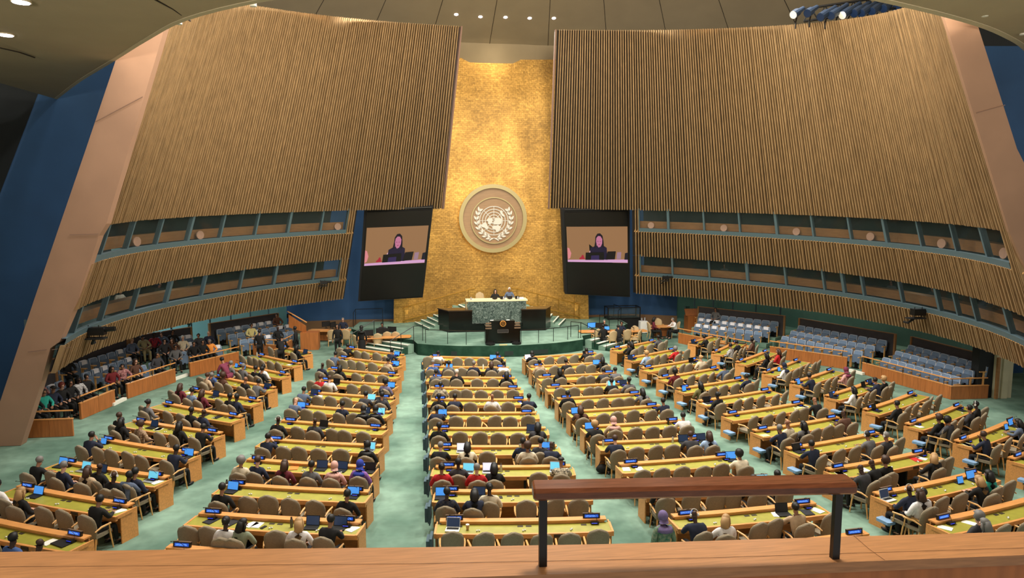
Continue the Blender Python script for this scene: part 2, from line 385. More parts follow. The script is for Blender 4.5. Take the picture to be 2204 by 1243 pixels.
def quad(name, P, m, lab): return struct(MB().add([tuple(p) for p in P], [tuple(range(len(P)))]).obj(name, m), lab)
# blue wall behind the left fin, unlit side wall towards the gallery, shade put into its colour
cb = un(118, 205, 12.5)
bt = unY(118, 205, 31.2); bb = unY(0, 470, 31.2); dn = (bb-bt)*2.2+bt
quad('wall_blue_left', [bt+np.array([-.3, 0, 3]), unY(310, -60, 31.2), unY(215, 320, 31.2), unY(20, 930, 31.2), (dn[0], 31.2, dn[2])], NAVYW, 'blue wall behind the left fin')
quad('wall_unlit_left', [bt+np.array([-.1, -.05, 1.2]), dn+np.array([0, -.05, 0]), dn+np.array([-14, -20, 0]), bt+np.array([-9, -22, 2.5])], CHARW, 'unlit side wall left of the blue wall, shade put into its dark colour')
quad('wall_blue_right', [unY(2040, 99, 30), unY(2420, 99, 30), unY(2600, 900, 30), unY(2120, 900, 30)], NAVYW, 'blue wall behind the right fin')
quad('wall_charcoal_right', [unY(1960, -160, 30.05), unY(2600, -160, 30.05), unY(2600, 101, 30.05), unY(1960, 101, 30.05)], CHARW, 'charcoal strip above the blue wall behind the right fin')
# ------------------------------------------------------------------ ceilings
def dome():
    m = MB(); m.smooth = True; NR, NA = 16, 72; vs = []
    for i in range(NR+1):
        r = 25.2*i/NR
        for k in range(NA):
            w = 2*math.pi*k/NA; vs.append((.3+r*math.cos(w), 22+r*math.sin(w), 23-.00777*r*r))
    fs = [(i*NA+k, i*NA+(k+1) % NA, (i+1)*NA+(k+1) % NA, (i+1)*NA+k) for i in range(1, NR) for k in range(NA)]
    fs += [(0, NA+k, NA+(k+1) % NA) for k in range(NA)]
    m.add(vs, fs); o = m.obj('ceiling', PLAST); struct(o, 'shallow plaster dome over the hall')
    g = MB()
    for w in range(36, 148, 9):
        a = R(w); g.tube([(.3+r*math.cos(a), 22+r*math.sin(a), 23-.00777*r*r-.004) for r in np.linspace(8, 24.5, 14)], .02, 4)
    struct(g.obj('trim_9', SLATB), 'thin joints of the plaster dome')
dome()
def dz(x, y): return 23-.00777*((x-.3)**2+(y-22)**2)
# fascia above the gold wall
fp = [(-5.5, 45.6), (-2.5, 45.95), (.4, 46.05), (3.3, 45.95), (6.6, 45.6)]
m = MB()
for i in range(len(fp)-1):
    (x0, y0), (x1, y1) = fp[i], fp[i+1]
    m.hexa([(x0, y0, 17.35), (x1, y1, 17.35), (x1, y1+.5, 17.35), (x0, y0+.5, 17.35), (x0, y0-.15, 18.9), (x1, y1-.15, 18.9), (x1, y1+.5, 18.9), (x0, y0+.5, 18.9)])
struct(m.obj('ceiling_fascia', PLAST), 'plaster fascia above the gold wall')
# gallery soffit with curved rim
rim0 = [(-18.9, 31.2), (-16.2, 27.1), (-13.5, 23.3), (-11.6, 20.6), (-9.9, 18.4), (-7.8, 16.7), (-5.5, 15.5), (-2.5, 14.7), (1, 14.5), (4.6, 14.9), (7.4, 15.9), (10.2, 17.2), (12.2, 18.4), (14, 19.7), (17, 22.3), (20, 25.5)]
def zs(x): return 12.62+.021*(x+5)*.6
def smooth(pts, n=4):
    out = []
    for i in range(len(pts)-1):
        p0, p1, p2, p3 = [np.array(pts[max(0, min(len(pts)-1, j))], float) for j in (i-1, i, i+1, i+2)]
        for k in range(n):
            t = k/n; out.append(.5*((2*p1)+(-p0+p2)*t+(2*p0-5*p1+4*p2-p3)*t*t+(-p0+3*p1-3*p2+p3)*t**3))
    return out+[np.array(pts[-1], float)]
rim = smooth(rim0)
m = MB(); vs = []
for x, y in rim: vs += [(x, y, zs(x)), (x*1.12-.3, -3 if abs(x) < 15 else y-24, zs(x)+.5)]
m.add(vs, [(2*i, 2*i+1, 2*i+3, 2*i+2) for i in range(len(rim)-1)])
struct(m.obj('ceiling_soffit', PLAST), 'low plaster soffit over the gallery')
m = MB(); vs = []
for x, y in rim: vs += [(x, y-.16, zs(x)-.012), (x, y+.05, zs(x)-.012), (x, y+.05, zs(x)+.5), (x, y-.16, zs(x)+.5)]
m.add(vs, [(4*i+j, 4*i+(j+1) % 4, 4*i+4+(j+1) % 4, 4*i+4+j) for i in range(len(rim)-1) for j in range(4)])
struct(m.obj('ceiling_rim', RIMW), 'pale curved rim along the edge of the gallery soffit')
m = MB(); m.tube([tuple(un(x, y, 12.55)-np.array([0, 0, -.03])) for x, y in ((330, 0), (372, 22), (410, 48))], .02, 4)
m.tube([tuple(un(x, y, 12.5)) for x, y in ((0, 103), (40, 112), (75, 124))], .02, 4)
struct(m.obj('trim_10', SLATB), 'thin joints in the gallery soffit')
def ceil_light(loc, r, nrm, label, group, cat='ceiling light', lit=True):
    t = empty('recessed_ceiling_light', loc); tag(t, label, cat, group)
    m = MB(); m.tube([(0, 0, -.03), (0, 0, .06)], r*1.18, 20); m.obj('trim_ring', RIMW, t)
    m = MB(); m.tube([(0, 0, -.045), (0, 0, -.031)], r, 20); m.obj('diffuser', BULB if lit else WHITE, t)
    t.rotation_euler = nrm; return t
for i, (x, y) in enumerate(((982, 30), (1034, 35), (1088, 36), (1140, 38), (1192, 38))):
    d = FW+RT*(x-CX)/F-UP*(y-CY)/F
    for k in range(2600, 4800):
        p = CAM+d*(k/100)
        if p[2] >= dz(p[0], p[1]): break
    ceil_light(tuple(p), .115, (R(-18), 0, 0), 'small bright round downlight above the gold wall, %s from left of five' % ORD[i+1], 'five downlights above the gold wall')
for x, y, l in ((45, 2, 'round bright downlight at the top left corner of the soffit'), (12, 73, 'round bright downlight in the soffit by the left frame edge, below the corner one')):
    p = un(x, y, zs(-12)+.05); ceil_light(tuple(p), .17, (0, 0, 0), l, 'bright soffit downlights')
for i, (x, y) in enumerate(((545, 9), (385, 48), (264, 92), (178, 136), (2120, 31), (2201, 71))):
    p = un(x, y, zs(-8 if x < 1000 else 11)+.04)
    m = MB(); m.tube([(0, 0, -.05), (0, 0, .03)], .075, 14); o = m.obj('smoke_detector', WHITE); o.location = p
    tag(o, 'small white disc on the gallery soffit, %s along the %s curved rim' % (ORD[i+1 if i < 4 else i-3], 'left' if i < 4 else 'right'), 'smoke detector', 'discs along the soffit rim')
# ------------------------------------------------------------------ gold wall
GX = .4
def gold():
    NX, NZ = 20, 24; m = MB(); vs = []
    for j in range(NZ+1):
        z = .3+(17.6-.3)*j/NZ; hw = 6.25-1.75*min(1, max(0, (z-.6)/16.8))
        for i in range(NX+1):
            u = -1+2*i/NX; vs.append((GX+u*hw, 46.05-.5*u*u, z))
    m.add(vs, [(j*(NX+1)+i, j*(NX+1)+i+1, (j+1)*(NX+1)+i+1, (j+1)*(NX+1)+i) for j in range(NZ) for i in range(NX)])
    struct(m.obj('wall_gold', GOLD), 'tall gold leaf wall behind the podium')
gold()
def gy(x): return 46.05-.5*((x-GX)/6)**2
for s in (-1, 1):      # flat gold returns at the foot of the wall
    m = MB(); m.hexa([(GX+s*5.55, 45.5, .3), (GX+s*6.5, 45.35, .3), (GX+s*6.5, 46.2, .3), (GX+s*5.55, 46.2, .3), (GX+s*5.5, 45.5, 5.2), (GX+s*6.35, 45.35, 5.2), (GX+s*6.35, 46.2, 5.2), (GX+s*5.5, 46.2, 5.2)])
    struct(m.obj('wall_gold_pier', GOLD), 'gold pier at the %s foot of the gold wall' % ('left' if s < 0 else 'right'))
# warm lamps: cove at the top, glow around the emblem, uplights on the stairs
lamp('cove_lamp', 'AREA', (GX, 43.6, 17.9), (GX, 46, 13), 60, (1, .82, .52), 2.5)
for x in (-2.5, GX, 3.3): lamp('cove_lamp', 'SPOT', (x, 40.5, 18.6), (x, 46, 9), 330, (1, .84, .56), .4, spot_size=R(60), spot_blend=1)
for x in (-3.5, 4.2): lamp('podium_lamp', 'SPOT', (x*1.6, 41.0, 12.0), (x*.7+.2, 46, 3.5), 900, (1, .80, .50), .3, spot_size=R(60), spot_blend=.9)
EMB = unY(1061, 470, 45.7)
def emblem():
    root = empty('wall_emblem', (EMB[0], 45.75, EMB[2])); tag(root, 'large round emblem with laurel branches and polar world map on the gold wall', 'emblem')
    s = 1500/46.; P = 1/s    # metres per pixel
    RO, RI, RIN = 72.7*P, 64.4*P, 49.6*P
    def disc(name, m, r0, r1, y0, y1, c=(0, 0)):
        b = MB(); n = 64; vs = []
        for k in range(n):
            w = 2*math.pi*k/n
            for r, y in ((r0, y0), (r1, y0), (r1, y1), (r0, y1)): vs.append((c[0]+r*math.cos(w), y, c[1]+r*math.sin(w)))
        b.add(vs, [(4*k+j, 4*k+(j+1) % 4, 4*((k+1) % n)+(j+1) % 4, 4*((k+1) % n)+j) for k in range(n) for j in range(4)])
        return b.obj(name, m, root)
    SIL = mat('emblem_silver', (.76, .75, .71), .4, .1); PG = mat('emblem_ring', (.60, .55, .38), .4, .3)
    MAPB = mat('emblem_panel', (.56, .44, .31), .5, var=.08, scale=2, stretch=(1, 1, 5))
    disc('back_panel', MAPB, .001, RI+.03, .0, -.10)
    disc('outer_ring', PG, RI, RO, .05, -.22)
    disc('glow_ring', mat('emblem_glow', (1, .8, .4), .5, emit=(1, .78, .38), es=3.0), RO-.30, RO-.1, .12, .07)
    c = (1.9*P, -4.3*P)
    disc('inner_ring', PG, RIN-.06, RIN, -.10, -.20, c)
    disc('inner_panel', MAPB, .001, RIN-.05, -.11, -.14, c)
    cc = (1.6*P, -4.6*P)
    for r in (30.4, 24.3, 18.4, 12.3, 6.5): disc('latitude_ring', SIL, r*P-.022, r*P+.022, -.14, -.17, cc)
    for k in range(8):
        w = k*math.pi/4; r0 = 6.5 if k % 2 else 0.5
        b = MB(); b.tube([(cc[0]+r0*P*math.cos(w), -.155, cc[1]+r0*P*math.sin(w)), (cc[0]+30.4*P*math.cos(w), -.155, cc[1]+30.4*P*math.sin(w))], .02, 4); b.obj('meridian', SIL, root)
    # continents, traced in the picture's own units about the map centre (x right, y down)
    conts = {'landmass': [[(-16, 0), (-14, -4), (-9, -6), (-4, -5), (-2, -2), (-4, 2), (-1, 5), (-6, 5), (-9, 8), (-13, 6), (-12, 2)],
             [(-29, 8), (-24, 7), (-20, 3), (-16, 5), (-14, 10), (-12, 17), (-16, 18), (-20, 15), (-26, 13)],
             [(2, 0), (1, -4), (6, -6), (12, -6), (18, -3), (17, 2), (16, 6), (12, 8), (6, 8), (0, 8), (-2, 4)],
             [(-4, 12), (2, 10), (10, 10), (15, 13), (13, 19), (9, 24), (5, 24), (3, 19), (-3, 17)],
             [(12, -21), (17, -22), (19, -16), (24, -10), (22, -8), (17, -11), (14, -16)], [(14, -10), (18, -8), (19, -3), (16, -4)]]}
    for pl in conts['landmass']:
        b = MB(); b.slab([(cc[0]+x*P, -.145, cc[1]-y*P) for x, y in pl], (0, -.05, 0)); b.obj('landmass', SIL, root)
    # laurel branches
    for sgn in (-1, 1):
        br = [(-2, 38), (-8, 36.5), (-16, 33), (-24, 27), (-31, 18), (-35, 8), (-37, -2), (-35.5, -12), (-32, -20), (-28, -26)]
        b = MB(); b.tube([(cc[0]+sgn*x*P*-1, -.16, cc[1]-y*P) for x, y in br], .02, 4); b.obj('branch_stem', SIL, root)
        for j in range(1, len(br)-1):
            x, y = br[j]; tx, ty = br[j+1][0]-br[j-1][0], br[j+1][1]-br[j-1][1]; q = math.hypot(tx, ty); tx, ty = tx/q, ty/q
            for e in (-1, 1):
                nx, ny = -ty*e, tx*e; L = 10.2; wdt = 2.3
                ax, ay = tx*.84+nx*.54, ty*.84+ny*.54; px_, py_ = -ay, ax
                sh = [(x+ax*L*t+px_*wdt*w_, y+ay*L*t+py_*wdt*w_) for t, w_ in ((0, .3), (.35, 1), (.75, .7), (1, 0), (.75, -.7), (.35, -1), (0, -.3))]
                b = MB(); b.slab([(cc[0]+sgn*-u*P, -.15, cc[1]-v*P) for u, v in sh], (0, -.05, 0)); b.obj('laurel_leaf', SIL, root)
        b = MB(); b.slab([(cc[0]+sgn*u*P, -.15, cc[1]-v*P) for u, v in ((0, 36), (6, 37.5), (11, 41), (9.5, 43), (4, 39.5), (-1, 38.2))], (0, -.04, 0)); b.obj('ribbon_end', SIL, root)
emblem()
lamp('emblem_lamp', 'SPOT', (.4, 38, 15.5), (EMB[0], 46, EMB[2]), 220, (1, .95, .85), .2, spot_size=R(22), spot_blend=.5)
# ------------------------------------------------------------------ floor, low back walls and lobby
struct(MB().add([(-40, -2, 0), (40, -2, 0), (40, 62, 0), (-40, 62, 0)], [(0, 1, 2, 3)]).obj('floor', CARPET), 'sea green carpet of the hall')
def wall_run(name, pts, z0, z1, m, lab, th=.15):
    b = MB()
    for i in range(len(pts)-1):
        (x0, y0), (x1, y1) = pts[i][:2], pts[i+1][:2]; L = math.hypot(x1-x0, y1-y0); n = (-(y1-y0)/L*th, (x1-x0)/L*th)
        b.hexa([(x0, y0, z0), (x1, y1, z0), (x1+n[0], y1+n[1], z0), (x0+n[0], y0+n[1], z0), (x0, y0, z1), (x1, y1, z1), (x1+n[0], y1+n[1], z1), (x0+n[0], y0+n[1], z1)])
    return struct(b.obj(name, m), lab)
wall_run('wall_back_left', [(-12.9, 46.0), (-9, 46.5), (-4.2, 46.5)], 0, 8.6, NAVYW, 'blue wall left of the gold wall')
wall_run('wall_back_right', [(4.9, 46.5), (10, 46.5), (13.0, 45.2)], 0, 8.6, NAVYW, 'blue wall right of the gold wall')
wall_run('baseboard_left', [(-12.85, 45.95), (-9, 46.42), (-5.9, 46.25)], 0.0, .78, mat('base_wood', (.45, .33, .22), .5), 'wooden base of the left blue wall', .05)
wall_run('baseboard_right', [(6.9, 46.25), (10, 46.42), (13, 45.12)], 0.0, .78, MT['base_wood'], 'wooden base of the right blue wall', .05)
wall_run('wall_lobby_side', [(-24, 22), (-24, 34), (-21.2, 41)], 0, 6, CHARW, 'dark side of the left lobby')
wall_run('wall_lobby_left', [(-21.2, 41), (-20, 44), (-12.9, 50)], 0, 6, mat('lobby_cyan', (.50, .68, .70), .6), 'far lobby wall seen under the left slats')
wall_run('wall_lobby_right', [(12.9, 50), (20, 46), (25, 34), (25, 20)], 0, 6, GREENW, 'far lobby wall seen under the right slats')
# glass partitions behind the seat boxes
GL = [(-20.1, 30), (-18.7, 36), (-16.2, 41), (-12.9, 45.8)]; GR = [(13.0, 45.3), (15.6, 42.2), (18.2, 38)]
for pts, nm in ((GL, 'left'), (GR, 'right')):
    t = empty('glass_partition', (*pts[0], 0)); struct(t, 'glass partition behind the %s seat boxes' % nm)
    for i in range(len(pts)-1):
        a, b_ = np.array(pts[i]), np.array(pts[i+1]); o0 = np.array(pts[0])
        m = MB(); m.add([(*(a-o0), .0), (*(b_-o0), .0), (*(b_-o0), 3.6), (*(a-o0), 3.6)], [(0, 1, 2, 3)]); m.obj('glass_pane', GLASSG, t)
        n = max(2, int(np.hypot(*(b_-a))/1.3))
        for k in range(n):
            p = a+(b_-a)*k/n-o0; m = MB(); m.box((*p, 1.8), (.07, .07, 3.6)); m.obj('post', TEAL, t)
for lx, ly, pw in ((-7, 14, 500), (7, 14, 500), (0, 12, 500)): lamp('dome_fill_light', 'AREA', (lx, ly, 14.6), (lx*.5, 26, 22), pw*4.0, (1, .88, .68), 2.5, spread=R(170))  # added unseen area lights above the soffit, brightening the dome
for lx in (-9, -3, 3): lamp('gallery_downlight', 'AREA', (lx, 4.2, 12.3), (lx, 3.4, 6), 150, (1, .9, .74), .8, spread=R(110))
for lx, pw in ((-1, 560), (-13, 700), (9, 400)): lamp('soffit_fill_light', 'AREA', (lx, 3.0, 9.6), (lx*1.05, 8.5, 12.8), pw, (1, .86, .64), 1.6, spread=R(120))  # invented upward lights out of view that lift the soffit underside
lamp('lobby_lamp', 'AREA', (-20.5, 41, 4.2), (-19.5, 41, 0), 420, (.70, .93, 1), 2.5)
lamp('lobby_lamp', 'AREA', (21, 41, 4.6), (20.5, 41, 0), 60, (.8, 1, .9), 2.5)
for i, (f, x, y, w) in enumerate((('S', 1770, 480, .75), ('H', 990, 330, .75), ('H', 2003, 842, .8))):
    p = un(*fpx(f, x, y), 0); s = 1.0; t = empty('column', (p[0], p[1]+.3, 0)); tag(t, 'cream ribbed column under the right slats, %s from the stage' % ORD[i+1], 'column', 'cream columns on the right'); 
    m = MB()
    for k in range(3): m.box(((k-1)*w/3, (k % 2)*-.08, 1.9), (w/3, .5, 3.8))
    m.obj('fluted_shaft', CREAM, t); m = MB(); m.box((-w/2-.35, .1, 1.9), (.7, .4, 3.8)); m.obj('dark_return', CHARW, t)
# ------------------------------------------------------------------ stage, steps, marble podium
SH = .65
def ring_poly():
    front = [(-4.55, 38.25), (-3.6, 37.7), (-2.2, 37.25), (-.6, 37.05), (1, 37.05), (2.6, 37.3), (3.9, 37.75), (4.8, 38.25)]
    return front+[(5.0, 39.4), (7.2, 40.8), (8.9, 43.2), (8.9, 46.2), (-8.3, 46.2), (-8.6, 43.6), (-6.9, 41.0), (-4.8, 39.4)]
t = empty('stage_platform', (0, 40, 0)); struct(t, 'low green carpeted stage with curved front')
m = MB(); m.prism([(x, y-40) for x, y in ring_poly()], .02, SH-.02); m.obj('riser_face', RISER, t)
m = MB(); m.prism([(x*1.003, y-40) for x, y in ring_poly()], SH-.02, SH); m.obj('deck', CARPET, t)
for x0, x1 in ((-2.75, -1.6), (-1.3, -.2), (.15, 1.25), (1.6, 2.6)):
    m = MB(); y0, y1 = 37.05+.115*abs(x0-.2)**1.6*.55, 37.05+.115*abs(x1-.2)**1.6*.55
    m.hexa([(x0, y0-40-.03, .08), (x1, y1-40-.03, .08), (x1, y1-40+.1, .08), (x0, y0-40+.1, .08), (x0, y0-40-.03, .32), (x1, y1-40-.03, .32), (x1, y1-40+.1, .32), (x0, y0-40+.1, .32)])
    m.obj('vent_grille', mat('vent_dark', (.10, .15, .14), .7), t)
def stairs(name, p, q, out, n, z0, rise, run, lab, cat='stairs', nose=.30, block=False):
    """steps below the edge p-q, going down along out"""
    p, q, out = np.array(p, float), np.array(q, float), np.array(out, float); out /= np.linalg.norm(out)
    t = empty(name, (*(p+q)/2, 0)); tag(t, lab, cat); o = (p+q)/2
    for i in range(n):
        a, b, d = p+out*run*i-o, q+out*run*i-o, out*run
        z = z0-rise*(i+1)+(rise if block else 0)
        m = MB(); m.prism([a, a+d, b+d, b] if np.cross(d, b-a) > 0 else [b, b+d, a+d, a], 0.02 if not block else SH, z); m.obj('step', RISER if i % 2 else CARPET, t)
        e = out*nose; m = MB()
        P4 = [a+d-e, a+d+out*.02, b+d+out*.02, b+d-e]
        m.prism(P4 if np.cross(P4[1]-P4[0], P4[3]-P4[0]) > 0 else P4[::-1], z-.03, z+.012); m.obj('nosing', NOSE, t)
    return t
stairs('stage_steps', (-4.75, 38.75), (-7.0, 40.9), (-.75, -.62), 4, SH, .13, .42, 'green steps with white nosings at the left corner of the stage', nose=.13)
stairs('stage_steps', (5.05, 38.75), (7.3, 40.9), (.75, -.62), 4, SH, .13, .42, 'green steps with white nosings at the right corner of the stage', nose=.13)
stairs('stage_steps', (-8.45, 42.0), (-8.6, 45.2), (-1, 0), 3, SH, .16, .45, 'green side steps by the left blue wall behind the monitors', nose=.14)
m = MB(); m.prism([(-.0, 0), (-.0, .12), (.12, .12), (.12, 0)], 0, 1)
o = MB().hexa([(-10.0, 45.25, 0), (-8.7, 45.25, 0), (-8.7, 45.4, 0), (-10.0, 45.4, 0), (-10.0, 45.25, .1), (-8.7, 45.25, .95), (-8.7, 45.4, .95), (-10.0, 45.4, .1)]).obj('trim_11', MT['base_wood']); struct(o, 'wooden stringer of the left side steps')
# stairs along the gold wall up to the podium
for s in (-1, 1):
    n = 8
    t = empty('podium_stairs', (GX+s*3.3, 43.6, SH)); tag(t, 'green staircase with white nosings rising along the gold wall, %s of the podium' % ('left' if s < 0 else 'right'), 'stairs'); O = np.array([GX+s*3.3, 43.6, SH])
    N = []
    for i in range(n+1):
        z = SH+.15*(i+1) if i < n else SH+.15*n; q = min(i, n)
        a_, b_ = ((892+13.4*q, 692-5.2*q), (923+11.6*q, 706-6.0*q)) if s < 0 else ((1218-14.2*q, 685-5.2*q), (1204-12.2*q, 699-5.9*q))
        N.append((un(*a_, z)-O, un(*b_, z)-O))
    for i in range(n):
        (a_, b_), (c_, d_) = N[i], N[i+1]; z = .15*(i+1); P4 = [a_, b_, d_, c_] if s < 0 else [b_, a_, c_, d_]
        m = MB(); m.prism(P4, 0.01, z); m.obj('step', CARPET, t)
        w_ = lambda u, v: u+(v-u)*.22
        m = MB(); m.prism([a_, b_, w_(b_, d_), w_(a_, c_)] if s < 0 else [b_, a_, w_(a_, c_), w_(b_, d_)], z, z+.015); m.obj('nosing', NOSE, t)
    r = empty('gold_stair_railing', (GX+s*3.3, 45.3, SH)); tag(r, 'gold handrail with slim posts on the %s gold wall stairs' % ('left' if s < 0 else 'right'), 'railing')
    for dz_, nm in ((.95, 'handrail'), (.12, 'skirting_rail')):
        m = MB(); m.tube([(s*2.6, 0, dz_), (s*2.45, 0, dz_+.08), (-s*1.75, -.1, dz_+1.2), (-s*2.1, -.1, dz_+1.25)], .035, 6); m.obj(nm, BRASS, r)
    for k in range(4):
        x = 2.5-k*1.4; zz = (2.5-x)*.285; m = MB(); m.tube([(s*x, 0, zz+.0), (s*x, 0, zz+1.0)], .02, 5); m.obj('post', BRASS, r)
    for k in range(7):
        x = GX+s*(5.55-k*.55); z = SH+.35+k*.155
        lamp('stair_uplight', 'SPOT', (x, gy(x)-.32, z), (x, gy(x)-.02, z+1.4), 14, (1, .78, .40), .03, spot_size=R(75), spot_blend=.8)
# podium platform, black marble benches, green marble front
PX = .22
t = empty('podium', (PX, 42, SH)); tag(t, 'tall podium with veined green marble front and pale desktop', 'podium')
m = MB(); m.box((0, 1.9, .55), (5.0, 3.1, 1.1)); m.obj('platform', CARPET, t)
m = MB(); m.box((.03, -.35, 1.16), (3.55, .18, 1.32)); m.obj('marble_front', VERDE, t)
m = MB(); m.box((.03, .05, 1.86), (3.75, 1.0, .08)); m.box((-1.8, .35, 1.45), (.06, .7, .75)); m.box((1.86, .35, 1.45), (.06, .7, .75)); m.obj('desktop', mat('podium_top', (.93, .86, .70), .5), t)
m = MB(); m.box((-.0, .1, .48), (3.3, .7, .9)); m.obj('recess', BLACKM, t)
for s, wd in ((-1, 1.25), (1, 1.3)):
    t = empty('marble_bench', (PX+s*2.35, 41.6, SH)); tag(t, 'black marble wing desk %s of the green podium front' % ('left' if s < 0 else 'right'), 'desk')
    m = MB(); m.prism([(-s*.85, -.2), (s*.65, -.2), (s*1.15, .9), (-s*.85, .9)] if s > 0 else [(-.55, -.2), (.85, -.2), (.85, .9), (-1.15, .9)], 0, 1.28); m.obj('front', MARB, t)
    m = MB(); m.prism([(-s*.87, -.24), (s*.68, -.24), (s*1.2, .92), (-s*.87, .92)] if s > 0 else [(-.6, -.24), (.87, -.24), (.87, .92), (-1.2, .92)], 1.28, 1.34); m.obj('top', mat('bench_top', (.22, .17, .12), .25), t)
m = MB(); m.box((PX, 41.55, SH+.25), (3.2, .3, .5)); struct(m.obj('trim_12', MARB), 'black marble base under the podium')
# lectern
t = empty('lectern', (.12, 37.9, SH)); tag(t, 'black marble lectern with gold emblem at the stage front', 'lectern')
m = MB(); m.prism([(-.95, -.1), (.95, -.1), (.95, .7), (-.95, .7)], 0, .06)
m.hexa([(-.92, -.35, .05), (.88, -.35, .05), (.88, .5, .05), (-.92, .5, .05), (-.66, -.35, 1.27), (.66, -.35, 1.27), (.66, .4, 1.22), (-.66, .4, 1.22)]); m.obj('body', MARB, t)
for s in (-1, 1):
    m = MB(); m.box((s*.82, .0, .5), (.30, .62, 1.0)); m.obj('side_wing', MARB, t)
    for k in range(3):
        m = MB(); m.box((s*(.80+.0*k), -.38, 1.15-.14*k), (.30+.02*k, .06, .07), rx=0); m.obj('brass_louver', mat('louver', (.45, .36, .28), .4), t)
    m = MB(); m.tube([(s*.72, -.6, .0), (s*.72, -.6, .10)], .26, 16); m.obj('foot_drum', BLACK, t)
m = MB(); m.tube([(0, -.37, 1.12), (0, -.41, 1.12)], .17, 24); eo = m.obj('gold_emblem', mat('gold_plate', (.85, .60, .30), .35, .5), t)
m = MB(); m.tube([(0, -.412, 1.12), (0, -.42, 1.12)], .125, 20); m.obj('emblem_field', MARB, eo)
m = MB()
for k in range(9):
    for s in (-1, 1):
        a = R(-70+k*16); m.ball((s*.145*math.cos(a), -.42, 1.12+.145*math.sin(a)), (.018, .01, .022), 5, 4)
for r in (.03, .06, .085): m.tube([(r*math.cos(w), -.425, 1.125+r*math.sin(w)) for w in np.linspace(0, 6.283, 14)], .005, 4)
m.obj('emblem_relief', MT['gold_plate'], eo)
m = MB(); m.box((.0, -.37, .70), (.60, .03, .17)); m.obj('plaque', mat('plaque', (.16, .14, .14), .4), t)
m = MB()
for z in (.615, .785): m.box((0, -.39, z), (.60, .01, .012))
for x in (-.3, .3): m.box((x, -.39, .70), (.012, .01, .17))
m.obj('plaque_frame', mat('plaque_frame', (.4, .37, .35), .4), t)
m = MB()
for x in (-.12, .12): m.tube([(x, -.1, 1.25), (x, -.18, 1.48)], .012, 5)
m.obj('microphone', BLACK, t)
for x in (-.6, .3): 
    m = MB(); m.box((x, -.2, 1.285), (.18, .12, .02)); m.obj('paper_sheet', PAPER, t)
m = MB(); m.box((-.03, -.75, .01), (.42, .2, .02)); o = m.obj('floor_plate', mat('brass_plate', (.75, .68, .45), .4)); o.location = (.12, 37.9, SH); tag(o, 'small pale plate on the stage floor before the lectern', 'plate')
# black stage railings
def railing(pts, z, h, lab, m=BLACK, name='stage_railing', posts=None):
    o = np.array(pts[0]); t = empty(name, (*o, z)); tag(t, lab, 'railing')
    P = [tuple(np.array(p)-o) for p in pts]
    mb = MB(); mb.tube([(x, y, h) for x, y in P], .02, 5); mb.obj('handrail', m, t)
    for x, y in (P if posts is None else [P[i] for i in posts]):
        mb = MB(); mb.tube([(x, y, 0), (x, y, h)], .018, 5); mb.obj('post', m, t)
    return t
railing([(-4.1, 38.3), (-2.9, 37.85), (-1.9, 37.5), (-.85, 37.35)], SH, .75, 'thin black railing on the stage edge left of the lectern')
railing([(1.1, 37.35), (2.1, 37.5), (3.0, 37.8), (3.9, 38.2), (4.6, 38.6)], SH, .75, 'thin black railing on the stage edge right of the lectern')
for s in (-1, 1):
    for (x, y, l) in ((4.75, 38.6, 'inner'), (7.05, 40.85, 'outer')):
        x = x*s; o = empty('step_handrail', (x, y, 0)); tag(o, 'black %s handrail on the %s stage steps' % (l, 'left' if s < 0 else 'right'), 'railing')
        dx, dy = s*1.25, -1.0
        m = MB(); m.tube([(-s*.5, .4, SH+.9), (0, 0, SH+.9), (dx, dy, .95), (dx, dy, .1)], .022, 5); m.obj('handrail', BLACK, o)
        for px_, py_, a, b in ((0, 0, SH-.1, SH+.9), (-s*.5, .4, SH, SH+.9), (dx*.55, dy*.55, .2, 1.25)):
            m = MB(); m.tube([(px_, py_, a), (px_, py_, b)], .02, 5); m.obj('post', BLACK, o)
railing([(-8.5, 43.9), (-8.5, 45.4), (-6.8, 45.6)], SH, .95, 'black railing on the stage behind the left monitor table')
railing([(8.0, 42.2), (8.6, 43.6), (8.6, 45.3)], SH, 1.0, 'black railing at the right side of the stage')
